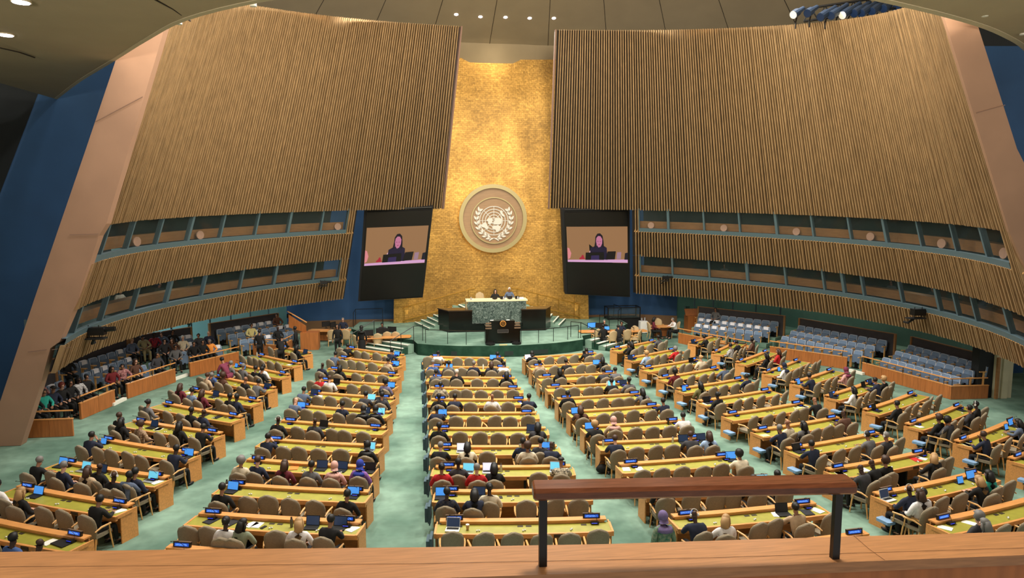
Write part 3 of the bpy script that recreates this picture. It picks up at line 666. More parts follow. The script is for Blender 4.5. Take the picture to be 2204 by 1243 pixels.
# ------------------------------------------------------------------ hanging video screens
def screen(px, Yt, Yb, lab, side):
    TL, TR = unY(*px[0], Yt), unY(*px[1], Yt); BR, BL = unY(*px[2], Yb), unY(*px[3], Yb)
    t = empty('video_screen', tuple((TL+TR+BR+BL)/4)); tag(t, lab, 'screen'); O = np.array(t.location)
    def P(u, v, d=0.): return tuple((TL*(1-u)+TR*u)*(1-v)+(BL*(1-u)+BR*u)*v-O+nrm*d)
    nrm = np.cross(TR-TL, BL-TL); nrm /= np.linalg.norm(nrm)
    if nrm[1] > 0: nrm = -nrm
    def poly(name, m, pts, d, th=.01, par=t):
        b = MB(); b.slab([P(u, v, d) for u, v in pts], tuple(nrm*-th)); return b.obj(name, m, par)
    poly('casing', BLACKM, [(-.04, -.03), (1.02, -.03), (1.02, 1.02), (-.04, 1.02)], -.05, .5)
    poly('bezel', BLACK, [(0, 0), (1, 0), (1, 1), (0, 1)], 0, .05)
    m = MB(); m.tube([P(0, -.035, .04), P(1, -.035, .04)], .04, 6); m.obj('top_truss', BLACK, t)
    v0, v1 = .17, .60
    def V(p): return [(.02+.96*a, v0+(v1-v0)*b) for a, b in p]
    def e(n, c, s=.72):
        m_ = mat(n, (.02, .02, .02), .4, emit=c, es=s); return m_
    pic = poly('picture', e('pic_back', (.68, .50, .34)), V([(0, 0), (1, 0), (1, 1), (0, 1)]), .012)
    sh = [('desk_edge', (.95, .72, .90), [(0, .94), (1, .90), (1, .99), (0, 1)]), ('jacket', (.13, .09, .22), [(.37, .90), (.38, .60), (.45, .54), (.52, .50), (.60, .53), (.65, .58), (.66, .92)]),
          ('chair_shape', (.95, .75, .80), [(.34, .86), (.355, .72), (.375, .66), (.38, .86)]), ('hair_shape', (.09, .04, .13), [(.44, .60), (.46, .42), (.465, .28), (.50, .19), (.545, .18), (.585, .25), (.60, .42), (.605, .60), (.575, .56), (.565, .50), (.48, .50), (.475, .57)]),
          ('face_shape', (.86, .52, .66), [(.475, .40), (.482, .31), (.51, .255), (.55, .26), (.578, .34), (.575, .46), (.55, .55), (.515, .575), (.485, .50)]), ('eye_shape', (.45, .2, .3), [(.49, .395), (.515, .40), (.515, .41), (.49, .405)]), ('eye_shape', (.45, .2, .3), [(.535, .40), (.557, .395), (.557, .405), (.535, .41)]), ('mouth_shape', (.62, .15, .25), [(.512, .485), (.54, .48), (.538, .495), (.515, .50)]), ('laptop_shape', (.05, .04, .06), [(.30, .72), (.60, .70), (.60, .92), (.29, .93)]),
          ('laptop_panel', (.22, .16, .36), [(.39, .80), (.52, .79), (.52, .92), (.38, .925)]), ('monitor_shape', (.08, .05, .08), [(.66, .68), (.80, .67), (.78, .90), (.63, .91)]),
          ('glass_shape', (.70, .55, .62), [(.82, .70), (.89, .69), (.88, .88), (.81, .885)]), ('neighbour_shape', (.10, .09, .16), [(.95, .72), (1, .70), (1, .9), (.94, .9)]),
          ('armrest_shape', (.98, .60, .62), [(0, .58), (.03, .60), (.06, .74), (.04, .88), (0, .92)]), ('gavel_shape', (.75, .15, .25), [(.19, .88), (.22, .84), (.24, .78), (.26, .79), (.27, .86), (.29, .90), (.19, .91)])]
    for i, (n, c, p) in enumerate(sh): poly(n, e('pic_'+n, c), V(p), .02+.004*i, .003, pic)
screen([(789, 457), (929, 452), (908, 637), (776, 645)], 41.6, 43.0, 'tall black video screen left of the gold wall showing a seated speaker', -1)
screen([(1215, 457), (1353, 455), (1354, 636), (1222, 630)], 41.6, 43.0, 'tall black video screen right of the gold wall showing a seated speaker', 1)
# ------------------------------------------------------------------ gallery balcony in the foreground
def fore():
    far = [(-260, 1189), (0, 1187), (450, 1181), (900, 1177), (1300, 1170), (1750, 1156), (2204, 1143), (2480, 1135)]
    FP = [un(x, y, 6.54) for x, y in far]
    dirn = FP[-1]-FP[0]; dirn /= np.linalg.norm(dirn); nb = np.array([dirn[1], -dirn[0], 0])      # towards the camera
    wid = [.30, .30, .28, .262, .240, .222, .205, .20]
    t = empty('balcony_parapet', tuple(FP[3])); tag(t, 'long varnished wooden parapet ledge across the bottom foreground', 'parapet'); O = np.array(t.location)
    m = MB(); vs = []
    for p, w in zip(FP, wid):
        for d, z in ((0, -.045), (w, -.045), (w, 0), (0, 0)):
            q = p+nb*d-O; vs.append((q[0], q[1], q[2]+z))
    m.add(vs, [(4*i+j, 4*i+4+j, 4*i+4+(j+1) % 4, 4*i+(j+1) % 4) for i in range(len(FP)-1) for j in range(4)]+[(0, 1, 2, 3), (31, 30, 29, 28)])
    m.obj('ledge', LEDGE, t)
    m = MB(); vs = []
    for p, w in zip(FP, wid):
        for d, z in ((.03, -1.1), (w-.02, -1.1), (w-.02, -.045), (.03, -.045)):
            q = p+nb*d-O; vs.append((q[0], q[1], q[2]+z))
    m.add(vs, [(4*i+j, 4*i+4+j, 4*i+4+(j+1) % 4, 4*i+(j+1) % 4) for i in range(len(FP)-1) for j in range(4)])
    m.obj('front_panel', WOODP, t)
    m = MB()
    m.tube([tuple(un(x, y, 6.542)-O) for x, y in ((0, 1219), (900, 1212), (1500, 1200), (2204, 1178))], .0007, 4)
    m.tube([tuple(un(x, y, 6.542)-O) for x, y in ((1838, 1152), (1870, 1180), (1905, 1205))], .0007, 4)
    m.obj('board_joint', mat('joint_dark', (.35, .2, .1), .6), t)
    # handrail on two posts
    b1, b2 = un(1168, 1216, 6.54), un(1796, 1200, 6.54)
    h = empty('foreground_handrail', tuple((b1+b2)/2)); tag(h, 'reddish brown wooden handrail on two black posts above the balcony ledge', 'railing'); O = np.array(h.location)
    zt = 6.54+.298
    for b in (b1, b2):
        m = MB(); c = b-O; m.hexa([(c[0]-.016, c[1]-.012, c[2]), (c[0]+.016, c[1]-.012, c[2]), (c[0]+.016, c[1]+.012, c[2]), (c[0]-.016, c[1]+.012, c[2]), (c[0]-.016, c[1]-.012, zt-O[2]), (c[0]+.016, c[1]-.012, zt-O[2]), (c[0]+.016, c[1]+.012, zt-O[2]), (c[0]-.016, c[1]+.012, zt-O[2])]); m.obj('post', BLACK, h)
    u = (b2-b1); L = np.linalg.norm(u); u /= L; w = np.array([-u[1], u[0], 0]); e1, e2 = b1-u*.035, b2+u*.045
    prof = [(-.045, .0), (-.06, .012), (-.06, .036), (-.045, .05), (.035, .055), (.05, .045), (.052, .012), (.04, 0)]
    m = MB(); m.smooth = False; vs = []
    for k, (p, sc) in enumerate(((e1-u*.008, .8), (e1, 1), (e2, 1), (e2+u*.008, .8))):
        for a, z in prof:
            q = p+w*a*sc-O; vs.append((q[0], q[1], zt+(z-.027)*sc+.027-O[2]))
    n = len(prof)
    m.add(vs, [(i*n+j, i*n+(j+1) % n, (i+1)*n+(j+1) % n, (i+1)*n+j) for i in range(3) for j in range(n)]+[tuple(range(n-1, -1, -1)), tuple(range(3*n, 4*n))])
    m.obj('handrail', RAILW, h)
fore()
# ------------------------------------------------------------------ desks in six blocks
ROWS = {
'C': [(928,763.7,1086.6,767),(922,786,1094,788.5),(924,809.5,1108.5,811),(929.5,831.5,1122.6,832.7),(930.8,855.3,1133,856),(929.5,884.2,1156,883.7),(934.7,916.6,1174,916.4),(936,955.8,1196,955),(938.6,998.4,1227.7,997.2),(942,1051,1262,1047.8),(947,1115.3,1301.4,1109.7)],
'R1': [(1126,766,1282,756),(1140.6,786,1297,777),(1158.7,809.5,1321,800.5),(1177,830,1352,822),(1198.6,854.6,1380,843),(1224,881.6,1425,867),(1254,913.8,1470,900),(1287,947,1498,937),(1327,994,1562,975),(1378,1043,1660,1024),(1440,1105,1753.5,1075),(1530,1178,1858.7,1141)],
'R2': [(1315,747.6,1401.7,730.6),(1346,768.7,1452,749.4),(1377,791.4,1503,772),(1416,811,1544,789),(1455.8,833.6,1596,812),(1501,859,1652.7,836),(1555,888.5,1722,862.7),(1618,922,1795.6,893.6),(1691,960,1878.5,926),(1775,1005,1981.8,966.8),(1876.6,1057.7,2098.8,1011),(2000,1117.5,2240,1062)],
'R3': [(1481.5,735,1530,722),(1530,757,1582,731.4),(1584,777,1649,753.3),(1641,799.6,1716,772.6),(1703,819,1788,793),(1774,848.6,1870.6,817.7),(1856.4,878,1956.8,843.4),(1944,909,2057,868),(2049.5,946.4,2169,900),(2173,982,2310,930)],
'L1': [(752.7,745.6,870,761),(732,766,866,781),(703.8,792,862,804.8),(692,815,855.7,825.4),(672,840.5,849,853.7),(645,868,841.5,883.3),(606,900,832.5,916.8),(580,940,822,954),(537,982,809,999.7),(495,1035,795,1051.8),(439.4,1097.5,778.6,1116.6),(361.6,1170.5,765,1195)],
'L2': [(613.7,744.3,671.6,757),(554.5,761,649.7,780),(510.7,780,624,803.5),(465.6,806,594.4,831.8),(411.6,834.4,563.5,858.8),(354,863.5,522.7,893.6),(302,901,480,927),(236,940,429,970),(146,988,370,1021),(45,1040,291,1080.8),(-60,1100,193,1152.5)]}
BN = {'L2': 'leftmost block', 'L1': 'second block from left', 'C': 'third block from left', 'R1': 'fourth block from left', 'R2': 'fifth block from left', 'R3': 'rightmost block'}
NCH = {('R3', 0): 3, ('L2', 0): 3, ('R2', 0): 5}
class Row: pass
DR = []
for b, rs in ROWS.items():
    n = len(rs); P = np.array([un(a, c, .82)[:2] for a, c, d, e in rs]); Q = np.array([un(d, e, .82)[:2] for a, c, d, e in rs]); ii = np.arange(n)
    for A_ in (P, Q):      # iron out measuring noise along the aisles
        fit = np.stack([np.polyval(np.polyfit(ii, A_[:, k], 2), ii) for k in (0, 1)], 1)
        A_ += (fit-A_)*(.75, .35)
    for i in range(n):
        if (b, i) in (('R3', 0), ('L2', 0)):
            P[i] = un(rs[i][0], rs[i][1], .82)[:2]; Q[i] = un(rs[i][2], rs[i][3], .82)[:2]
        r = Row(); r.b, r.i, r.n = b, i, n; r.p, r.q = P[i], Q[i]; v = r.q-r.p; r.L = float(np.hypot(*v)); r.t = v/r.L; r.d = np.array([r.t[1], -r.t[0]])
        if r.d[1] > 0: r.d = -r.d       # d points to the chairs, away from the stage
        r.ang = math.atan2(-r.d[1], -r.d[0])-math.pi/2      # heading of somebody facing the stage
        r.bno = list(BN).index(b)+1; r.rowtxt = '%s row from stage, %s desk block' % (ORD[i+1], ORD[r.bno]); r.short = '%s row, %s desk block' % (ORD[i+1], ORD[r.bno]); DR.append(r)
        r.nc = NCH.get((b, i), 6)
SAG = .06
def rp(r, s, d, z=0.):
    """point on row r: s metres along, d metres behind the stage edge of the ledge"""
    u = s/r.L; q = r.p+r.t*s+r.d*(d+SAG*4*u*(1-u)); return (q[0], q[1], z)
def desk(r):
    mid = rp(r, r.L/2, .35); t = empty('delegate_desk', (mid[0], mid[1], 0)); O = (mid[0], mid[1], 0)
    tag(t, 'long wooden desk with yellow-green top, '+r.rowtxt, 'desk', 'delegate desks')
    ss = np.linspace(0, r.L, 9)
    def run(name, m, e0, e1, d0, d1, z0, z1, zb=None, zc=None, parent=t):
        """bent bar from s=-e0 to L+e1; optional heights at the far and near side"""
        S = [-e0]+list(ss[1:-1])+[r.L+e1]; mb = MB(); vs = []
        for s in S:
            for d, z in ((d0, z0), (d1, z0), (d1, z1 if zc is None else zc), (d0, z1 if zb is None else zb)):
                p = rp(r, s, d, z); vs.append((p[0]-O[0], p[1]-O[1], z))
        k = len(S)
        mb.add(vs, [(4*i+j, 4*i+(j+1) % 4, 4*i+4+(j+1) % 4, 4*i+4+j) for i in range(k-1) for j in range(4)]+[(3, 2, 1, 0), tuple(4*(k-1)+j for j in range(4))])
        return mb.obj(name, m, parent)
    run('ledge', WOOD, 0, 0, 0, .19, .785, .82)
    run('back_panel', WOOD, -.03, -.03, .02, .05, 0, .79)
    run('ledge_riser', WOOD, -.04, -.04, .15, .17, .72, .79)
    run('writing_surface', YEL, .05, .05, .17, .60, .69, .735, zb=.74, zc=.725)
    run('front_lip', WOOD, .1, .1, .60, .66, .63, .735)
    for e, nm in ((-.1, 'a'), (r.L+.05, 'b')):
        mb = MB(); P = [rp(r, e, .15), rp(r, e+.05, .15), rp(r, e+.05, .66), rp(r, e, .66)]; P = [(x-O[0], y-O[1]) for x, y, z in P]
        if r.t[0]*r.d[1]-r.t[1]*r.d[0] < 0: P = P[::-1]
        mb.prism(P, .66, .742); mb.obj('side_lip', WOOD, t)
        mb = MB(); e2 = e if e > 0 else e+.02; P = [rp(r, e2, .02), rp(r, e2+.03, .02), rp(r, e2+.03, .50), rp(r, e2, .50)]; P = [(x-O[0], y-O[1]) for x, y, z in P]
        if r.t[0]*r.d[1]-r.t[1]*r.d[0] < 0: P = P[::-1]
        mb.prism(P, 0, .735); mb.obj('end_panel', WOOD, t)
    for u in (.12, .48, .53, .86):
        mb = MB(); p = rp(r, u*r.L, .26); mb.box((p[0]-O[0], p[1]-O[1], .738), (.13, .075, .008), math.atan2(r.t[1], r.t[0])); mb.obj('socket_plate', SOCK, t)
    for u in (.27, .70):
        mb = MB(); p = rp(r, u*r.L, .664); mb.box((p[0]-O[0], p[1]-O[1], .68), (.22, .02, .07), math.atan2(r.t[1], r.t[0])); mb.obj('control_panel', SOCK, t)
    for u in (.34, .66):
        mb = MB(); p = rp(r, u*r.L, .35); mb.box((p[0]-O[0], p[1]-O[1], .35), (.06, .3, .7), math.atan2(r.t[1], r.t[0])); mb.obj('support', CHARW, t)
    return t
SOCK = mat('socket_brown', (.20, .16, .09), .6)
for r in DR: desk(r)
# ------------------------------------------------------------------ prototypes kept as hidden-free copies: name plates, units, laptops
def proto_plate():
    t = empty('nameplate_display'); m = MB(); m.box((0, 0, .06), (.40, .05, .11), rx=R(-12)); m.obj('housing', BLACK, t)
    m = MB(); m.box((0, -.0, .115), (.41, .06, .008), rx=R(-12)); m.obj('top_cap', mat('cap_brown', (.42, .33, .27), .5), t)
    m = MB(); m.box((0, -.030, .058), (.32, .006, .065), rx=R(-12)); s = m.obj('screen', PLATEB, t)
    m = MB(); rr = random.Random(3); x = -.125
    while x < .12:
        w = .018; m.box((x, -.035, .058), (.006, .004, .036), rx=R(-12)); m.box((x+.006, -.035, .058+rr.choice((-.013, 0, .013))), (.012, .004, .006), rx=R(-12)); x += .026
    m.obj('lettering', PLATET, s); return t
def proto_unit():
    t = empty('microphone_unit'); m = MB(); m.box((0, 0, .03), (.19, .10, .05), rx=R(-25)); m.obj('base', BLACK, t)
    m = MB(); m.box((-.015, -.035, .045), (.13, .045, .01), rx=R(30)); m.obj('display', UNITB, t)
    m = MB(); m.tube([(.06, .02, .04), (.04, .06, .16), (-.06, .02, .27), (-.15, -.06, .30)], .006, 4); m.ball((-.16, -.07, .302), (.016, .016, .012), 6, 4); m.obj('gooseneck', BLACK, t); return t
def proto_ear():
    t = empty('earpiece'); m = MB(); m.ball((-.025, 0, .018), (.024, .02, .018), 7, 5); m.ball((.03, .01, .018), (.024, .02, .018), 7, 5); m.obj('pads', WHITE, t)
    m = MB(); m.tube([(-.02, .01, .02), (0, .05, .02), (.03, .02, .02)], .005, 4); m.obj('band', SILV, t); return t
def proto_laptop(scr, shell, w=.32, tablet=False):
    t = empty('tablet_computer' if tablet else 'laptop'); 
    if not tablet:
        m = MB(); m.box((0, -.0, .01), (w, .22, .018)); b = m.obj('keyboard_base', shell, t)
        m = MB(); m.box((0, .03, .0195), (w*.86, .10, .003)); m.obj('keys', BLACKM, b)
    tilt = R(-16); y0 = .11 if not tablet else .0; h = .22 if not tablet else .19
    m = MB(); m.box((0, y0+.03, h/2+.012), (w, .012, h), rx=tilt); l = m.obj('lid', shell, t)
    m = MB(); m.box((0, y0+.022, h/2+.013), (w*.92, .006, h*.88), rx=tilt); m.obj('screen', scr, l)
    if tablet:
        m = MB(); m.box((0, .05, .01), (w*.9, .16, .012)); m.obj('stand', BLACKM, t)
    return t
def bake_away(t):      # a prototype is moved onto its first real place by its first user
    register(t); t['_free'] = 1; return t
PRO = {'plate': bake_away(proto_plate()), 'unit': bake_away(proto_unit()), 'ear': bake_away(proto_ear())}
for k, s, sh in (('b', SCRB, BLACKM), ('c', SCRC, SILV), ('w', SCRW, SILV), ('d', SCRD, BLACKM), ('k', BLACK, BLACKM), ('s', SCRD, WHITE)):
    PRO['lap_'+k] = bake_away(proto_laptop(s, sh))
PRO['tab'] = bake_away(proto_laptop(SCRB, BLACKM, .22, True))
def use(key, loc, rz):
    t = PRO[key]
    if t.get('_free'):
        del t['_free']; t.location = loc; t.rotation_euler = (0, 0, rz); return t
    c = clone(t, loc, rz); return c
PTXT = {('C', 10, 'left'): 'DJIBOUTI', ('C', 9, 'left'): 'COLOMBIA', ('C', 7, 'left'): 'ANDORRA', ('C', 8, 'left'): 'BELARUS', ('R1', 10, 'left'): 'DOMINICAN REPUBLIC'}
def text_mesh(s):
    c = bpy.data.curves.new('lettering', 'FONT'); c.body = s; c.size = .055; c.align_x = 'CENTER'; c.align_y = 'CENTER'; o = bpy.data.objects.new('lettering', c); COL.objects.link(o)
    dg = bpy.context.evaluated_depsgraph_get(); me = bpy.data.meshes.new_from_object(o.evaluated_get(dg)); bpy.data.objects.remove(o)
    k = min(1, .29/max(.01, max(v.co.x for v in me.vertices)*2))
    for v in me.vertices: x, y = v.co.x*k, v.co.y; v.co = (x, -.0345+y*.21, .058+y)
    me.materials.clear(); me.materials.append(PLATET); return me
SKIPL = {('L1', 11), ('L2', 10), ('R3', 0), ('L2', 0)}
for r in DR:
    for sgn, u, nm in ((-1, .34, 'left'), (1, r.L-.34, 'right')):
        if (r.b, r.i) in (('R3', 0), ('L2', 0)) and sgn > 0: continue
        o = use('plate', rp(r, u, .09, .82), r.ang); tag(o, 'black nameplate with blue lit lettering, %s end, %s' % (nm, r.rowtxt), 'nameplate', 'nameplates on the desk ledges')
        if (r.b, r.i, nm) in PTXT:
            for g in o.children_recursive:
                if g.name.startswith('lettering'): g.data = text_mesh(PTXT[(r.b, r.i, nm)])
        o = use('unit', rp(r, u+.06, .25, .742), r.ang); tag(o, 'microphone unit with small blue display, %s end, %s' % (nm, r.rowtxt), 'microphone', 'microphone units on the desks')
    for k, u in enumerate((.23, .50, .78)):
        o = use('ear', rp(r, u*r.L, .50, .733), r.ang+.4*k); tag(o, 'white earpiece at the %s of the desk, %s' % (('left', 'middle', 'right')[k], r.rowtxt), 'earpiece', 'earpieces on the desks')
def find_row(x, y, h, d_exp, blocks=None):
    w = un(x, y, h)[:2]; best = None
    for r in DR:
        if blocks and r.b not in blocks: continue
        v = w-r.p; s = float(v@r.t); d = float(v@r.d)-SAG
        e = abs(d-d_exp)+max(0, -s-.15)*2.5+max(0, s-r.L-.15)*2.5
        if best is None or e < best[0]: best = (e, r, s, d)
    return best
LAPS = """E 780 107 b;E 412 185 b;E 365 553 b;E 1100 705 d;E 520 870 w;E 1230 855 b;E 570 1042 c;E 740 1037 w;E 1298 1005 c;F 193 485 b;F 512 468 d;F 290 750 s;
E 1083 112 w;E 1548 68 k;E 1645 152 b;E 1772 327 c;E 1867 317 d;E 1470 552 b;E 1597 690 b;I 655 85 d;I 800 65 d;I 1040 222 b;I 1140 445 d;I 1325 432 c;I 1495 680 k;
K 765 682 d;K 1640 718 k;M 80 893 t;M 410 1042 k;J 265 155 k;J 1030 570 s;J 1612 420 t;J 1718 388 b;M 215 235 d;M 1360 598 t;M 1680 790 t;H 575 815 d;H 865 697 d;H 815 720 k;H 885 905 k;
N 1435 592 b;N 1310 642 t;O 1670 380 b;O 1720 180 b;O 515 730 k;O 1575 800 b;Z 1055 795 d;O 1205 1030 c;Z 975 892 b;Z 1495 945 d;Z 1640 940 c;Z 1135 1060 k;D 1545 88 c;D 1140 242 d;D 1320 240 d;D 1555 265 k;
D 365 432 b;D 1400 478 b;D 1058 728 d;D 1300 722 d;Z 1010 447 d;Z 400 567 t;Z 480 578 t;Z 670 737 d;A 1795 802 d;A 1262 1060 d;B 855 155 t;B 1450 272 b;B 640 377 c;B 500 330 b;B 795 387 d;B 1195 442 c;B 290 562 b"""
LN = {'b': 'laptop with bright blue screen', 'c': 'silver laptop with light cyan screen', 'w': 'silver laptop with white page on screen', 'd': 'laptop with dark blue screen', 'k': 'black laptop with dark screen', 's': 'white laptop with dark screen', 't': 'upright tablet with blue screen'}
def place_word(r, s):
    k = min(5, max(0, int(s/r.L*6))); return ('at left end', 'left of centre', 'near the middle', 'just right of centre', 'right of centre', 'at right end')[k]
LTAKEN = set()
for l in LAPS.replace('\n', '').split(';'):
    f, x, y, k = l.split(); e, r, s, d = find_row(*fpx(f, float(x), float(y)), .86, .35)
    s = min(max(s, .1), r.L-.1); d = min(max(d, .34), .44)
    o = use('lap_'+k if k != 't' else 'tab', rp(r, s, d, .737), r.ang+random.uniform(-.12, .12))
    tag(o, '%s %s, %s' % (LN[k], place_word(r, s), r.short), 'laptop' if k != 't' else 'tablet', 'computers on the desks')
# papers, folders, bottles, cups
THG = """E 1205 207 p;E 450 605 f;E 1895 1042 p;E 2005 1042 p;F 700 500 h;D 555 738 p;D 605 742 p;D 225 700 f;D 380 728 f;D 1410 780 p;D 930 250 o;D 655 765 h;I 1410 700 p;I 1690 705 f;I 1780 690 p;I 1960 380 p;
M 1170 1110 q;M 1560 1115 q;M 1720 1120 p;M 1010 230 f;J 1300 250 p;J 1250 260 r;J 640 380 p;J 820 340 p;J 1680 775 p;J 1470 825 p;J 1660 130 p;N 110 665 p;N 700 420 f;N 790 925 p;G 1360 1155 q;G 1640 900 p;
B 1235 500 p;B 960 705 p;B 380 965 p;B 500 965 k;B 1245 80 p;A 1330 1095 p;A 1745 970 f;A 1860 985 f;A 1600 790 p;Z 865 560 p;O 720 145 p;O 250 990 p;E 1120 480 p;E 1025 490 p;E 660 885 o;F 390 350 p;G 640 890 p;H 880 710 p;Q 1 1 x"""
TN = {'p': ('sheet_of_paper', 'white sheet of paper', 'paper'), 'q': ('sheet_of_paper', 'pale yellow sheet of paper', 'paper'), 'f': ('folder', 'dark folder', 'folder'), 'o': ('folder', 'orange folder', 'folder'), 'r': ('folder', 'red folder', 'folder'), 'h': ('phone', 'black phone', 'phone'), 'k': ('folder', 'large black folder', 'folder')}
TM = {'p': PAPER, 'q': mat('paper_yellow', (.95, .90, .60), .8), 'f': mat('folder_dark', (.10, .11, .13), .5), 'o': mat('folder_orange', (.85, .50, .20), .6), 'r': mat('folder_red', (.75, .15, .12), .6), 'h': BLACK, 'k': mat('folder_black', (.05, .05, .05), .6)}
TS = {'p': (.21, .29, .004), 'q': (.29, .21, .004), 'f': (.24, .31, .015), 'o': (.24, .31, .012), 'r': (.24, .31, .012), 'h': (.08, .15, .01), 'k': (.42, .30, .02)}
for l in THG.replace('\n', '').split(';'):
    f, x, y, k = l.split()
    if k == 'x': continue
    e, r, s, d = find_row(*fpx(f, float(x), float(y)), .74, .42); s = min(max(s, .12), r.L-.12); d = min(max(d, .33), .46)
    m = MB(); m.box((0, 0, TS[k][2]/2), TS[k]); o = m.obj(TN[k][0], TM[k]); o.location = rp(r, s, d, .735); o.rotation_euler = (0, 0, r.ang+random.uniform(-.5, .5))
    tag(o, '%s %s of desk, %s' % (TN[k][1], place_word(r, s), r.short), TN[k][2])
BOT = """E 705 180 w;E 1735 340 w;E 1005 850 s;E 1697 825 s;F 865 70 s;F 702 262 c;D 895 725 g;B 1785 480 g;G 530 1030 k;N 185 1045 k;R 1370 820 w;I 560 90 s;E 1297 850 g;Z 598 470 w;I 1250 0 x"""
BM = {'w': ('white bottle', WHITE), 's': ('silver bottle', SILV), 'c': ('clear plastic bottle', SILV), 'g': ('grey metal bottle', mat('bottle_grey', (.38, .36, .33), .4, .5)), 'k': ('black bottle', BLACK)}
for l in BOT.split(';'):
    f, x, y, k = l.split()
    if k == 'x': continue
    e, r, s, d = find_row(*fpx(f, float(x), float(y)), .84, .35); s = min(max(s, .1), r.L-.1); d = min(max(d, .24), .52)
    t = empty('bottle', rp(r, s, d, .737)); tag(t, '%s standing %s, %s' % (BM[k][0], place_word(r, s), r.short), 'bottle')
    m = MB(); m.tube([(0, 0, 0), (0, 0, .17), (0, 0, .2), (0, 0, .21)], [.035, .035, .022, .02], 10); m.obj('body', BM[k][1], t); m = MB(); m.tube([(0, 0, .205), (0, 0, .24)], .02, 10); m.obj('cap', BLACK if k != 'w' else WHITE, t)
for f, x, y, l in (('F', 418, 775, 'tan paper coffee cup with lid on the desk beside the white laptop'), ('B', 1785, 480, 'white paper cup at the left end of a desk, second block')):
    e, r, s, d = find_row(*fpx(f, x, y), .78, .4); t = empty('coffee_cup', rp(r, max(.1, s), min(max(d, .3), .5)-.02, .737)); tag(t, l, 'cup')
    m = MB(); m.tube([(0, 0, 0), (0, 0, .11)], [.03, .042], 12); m.obj('cup', mat('cup_tan', (.72, .58, .38), .6), t); m = MB(); m.tube([(0, 0, .11), (0, 0, .125)], [.044, .04], 12); m.obj('lid', PAPER, t)
# ------------------------------------------------------------------ aisle seats fixed to the desk ends
def aisle(upright):
    t = empty('aisle_seat')
    if upright:
        m = MB(); m.box((.05, 0, .52), (.06, .40, .44)); m.obj('backrest', SLATEF, t); m = MB(); m.box((-.02, 0, .50), (.07, .36, .36)); m.obj('folded_cushion', SLATEF, t)
    else:
        m = MB(); m.prism([(-.12, -.16), (-.08, -.19), (.12, -.19), (.12, .19), (-.08, .19), (-.12, .16)], .30, .37); m.obj('cushion', BLUEC, t)
    m = MB(); m.box((.08 if not upright else .05, .0, .25), (.03, .2, .12 if not upright else .1)); m.obj('bracket', SLATEF, t); return t
PRO['ai_u'] = bake_away(aisle(True)); PRO['ai_d'] = bake_away(aisle(False))
for r in DR:
    if r.b == 'C' or (r.b in ('R2', 'R3') and r.i > 0) :
        s = -.23 if r.b != 'C' else -.20
        if r.b == 'L2': s = r.L+.36
        o = use('ai_u' if r.b == 'C' else 'ai_d', rp(r, s, .62 if r.b != 'C' else .72), r.ang)
        tag(o, '%s aisle seat at %s desk end, %s' % ('slate folded' if r.b == 'C' else 'pale blue', 'right' if r.b == 'L2' else 'left', r.rowtxt), 'aisle seat', 'aisle seats at the desk ends')
# ------------------------------------------------------------------ people: poses grown from skeletons
def skin_mesh(name, bones, rad, root=0, sub=1, mats=()):
    """bones: list of (name, xyz, parent); rad: radii"""
    me = bpy.data.meshes.new(name); idx = {b[0]: i for i, b in enumerate(bones)}
    me.from_pydata([b[1] for b in bones], [(idx[b[2]], i) for i, b in enumerate(bones) if b[2] is not None], [])
    o = bpy.data.objects.new(name, me); COL.objects.link(o)
    sk = o.modifiers.new('s', 'SKIN'); sk.use_smooth_shade = True; sk.branch_smoothing = .35
    for i, b in enumerate(bones):
        rr = rad[b[0]]; me.skin_vertices[0].data[i].radius = rr if isinstance(rr, tuple) else (rr, rr); me.skin_vertices[0].data[i].use_root = (i == root)
    if sub: ss = o.modifiers.new('u', 'SUBSURF'); ss.levels = sub; ss.render_levels = sub
    dg = bpy.context.evaluated_depsgraph_get(); dg.update()
    out = bpy.data.meshes.new_from_object(o.evaluated_get(dg)); out.name = name
    bpy.data.objects.remove(o)
    out.materials.clear()
    for m in mats: out.materials.append(m)
    out.polygons.foreach_set('use_smooth', [True]*len(out.polygons)); return out
def lerp(a, b, t): return tuple(a[i]+(b[i]-a[i])*t for i in range(3))
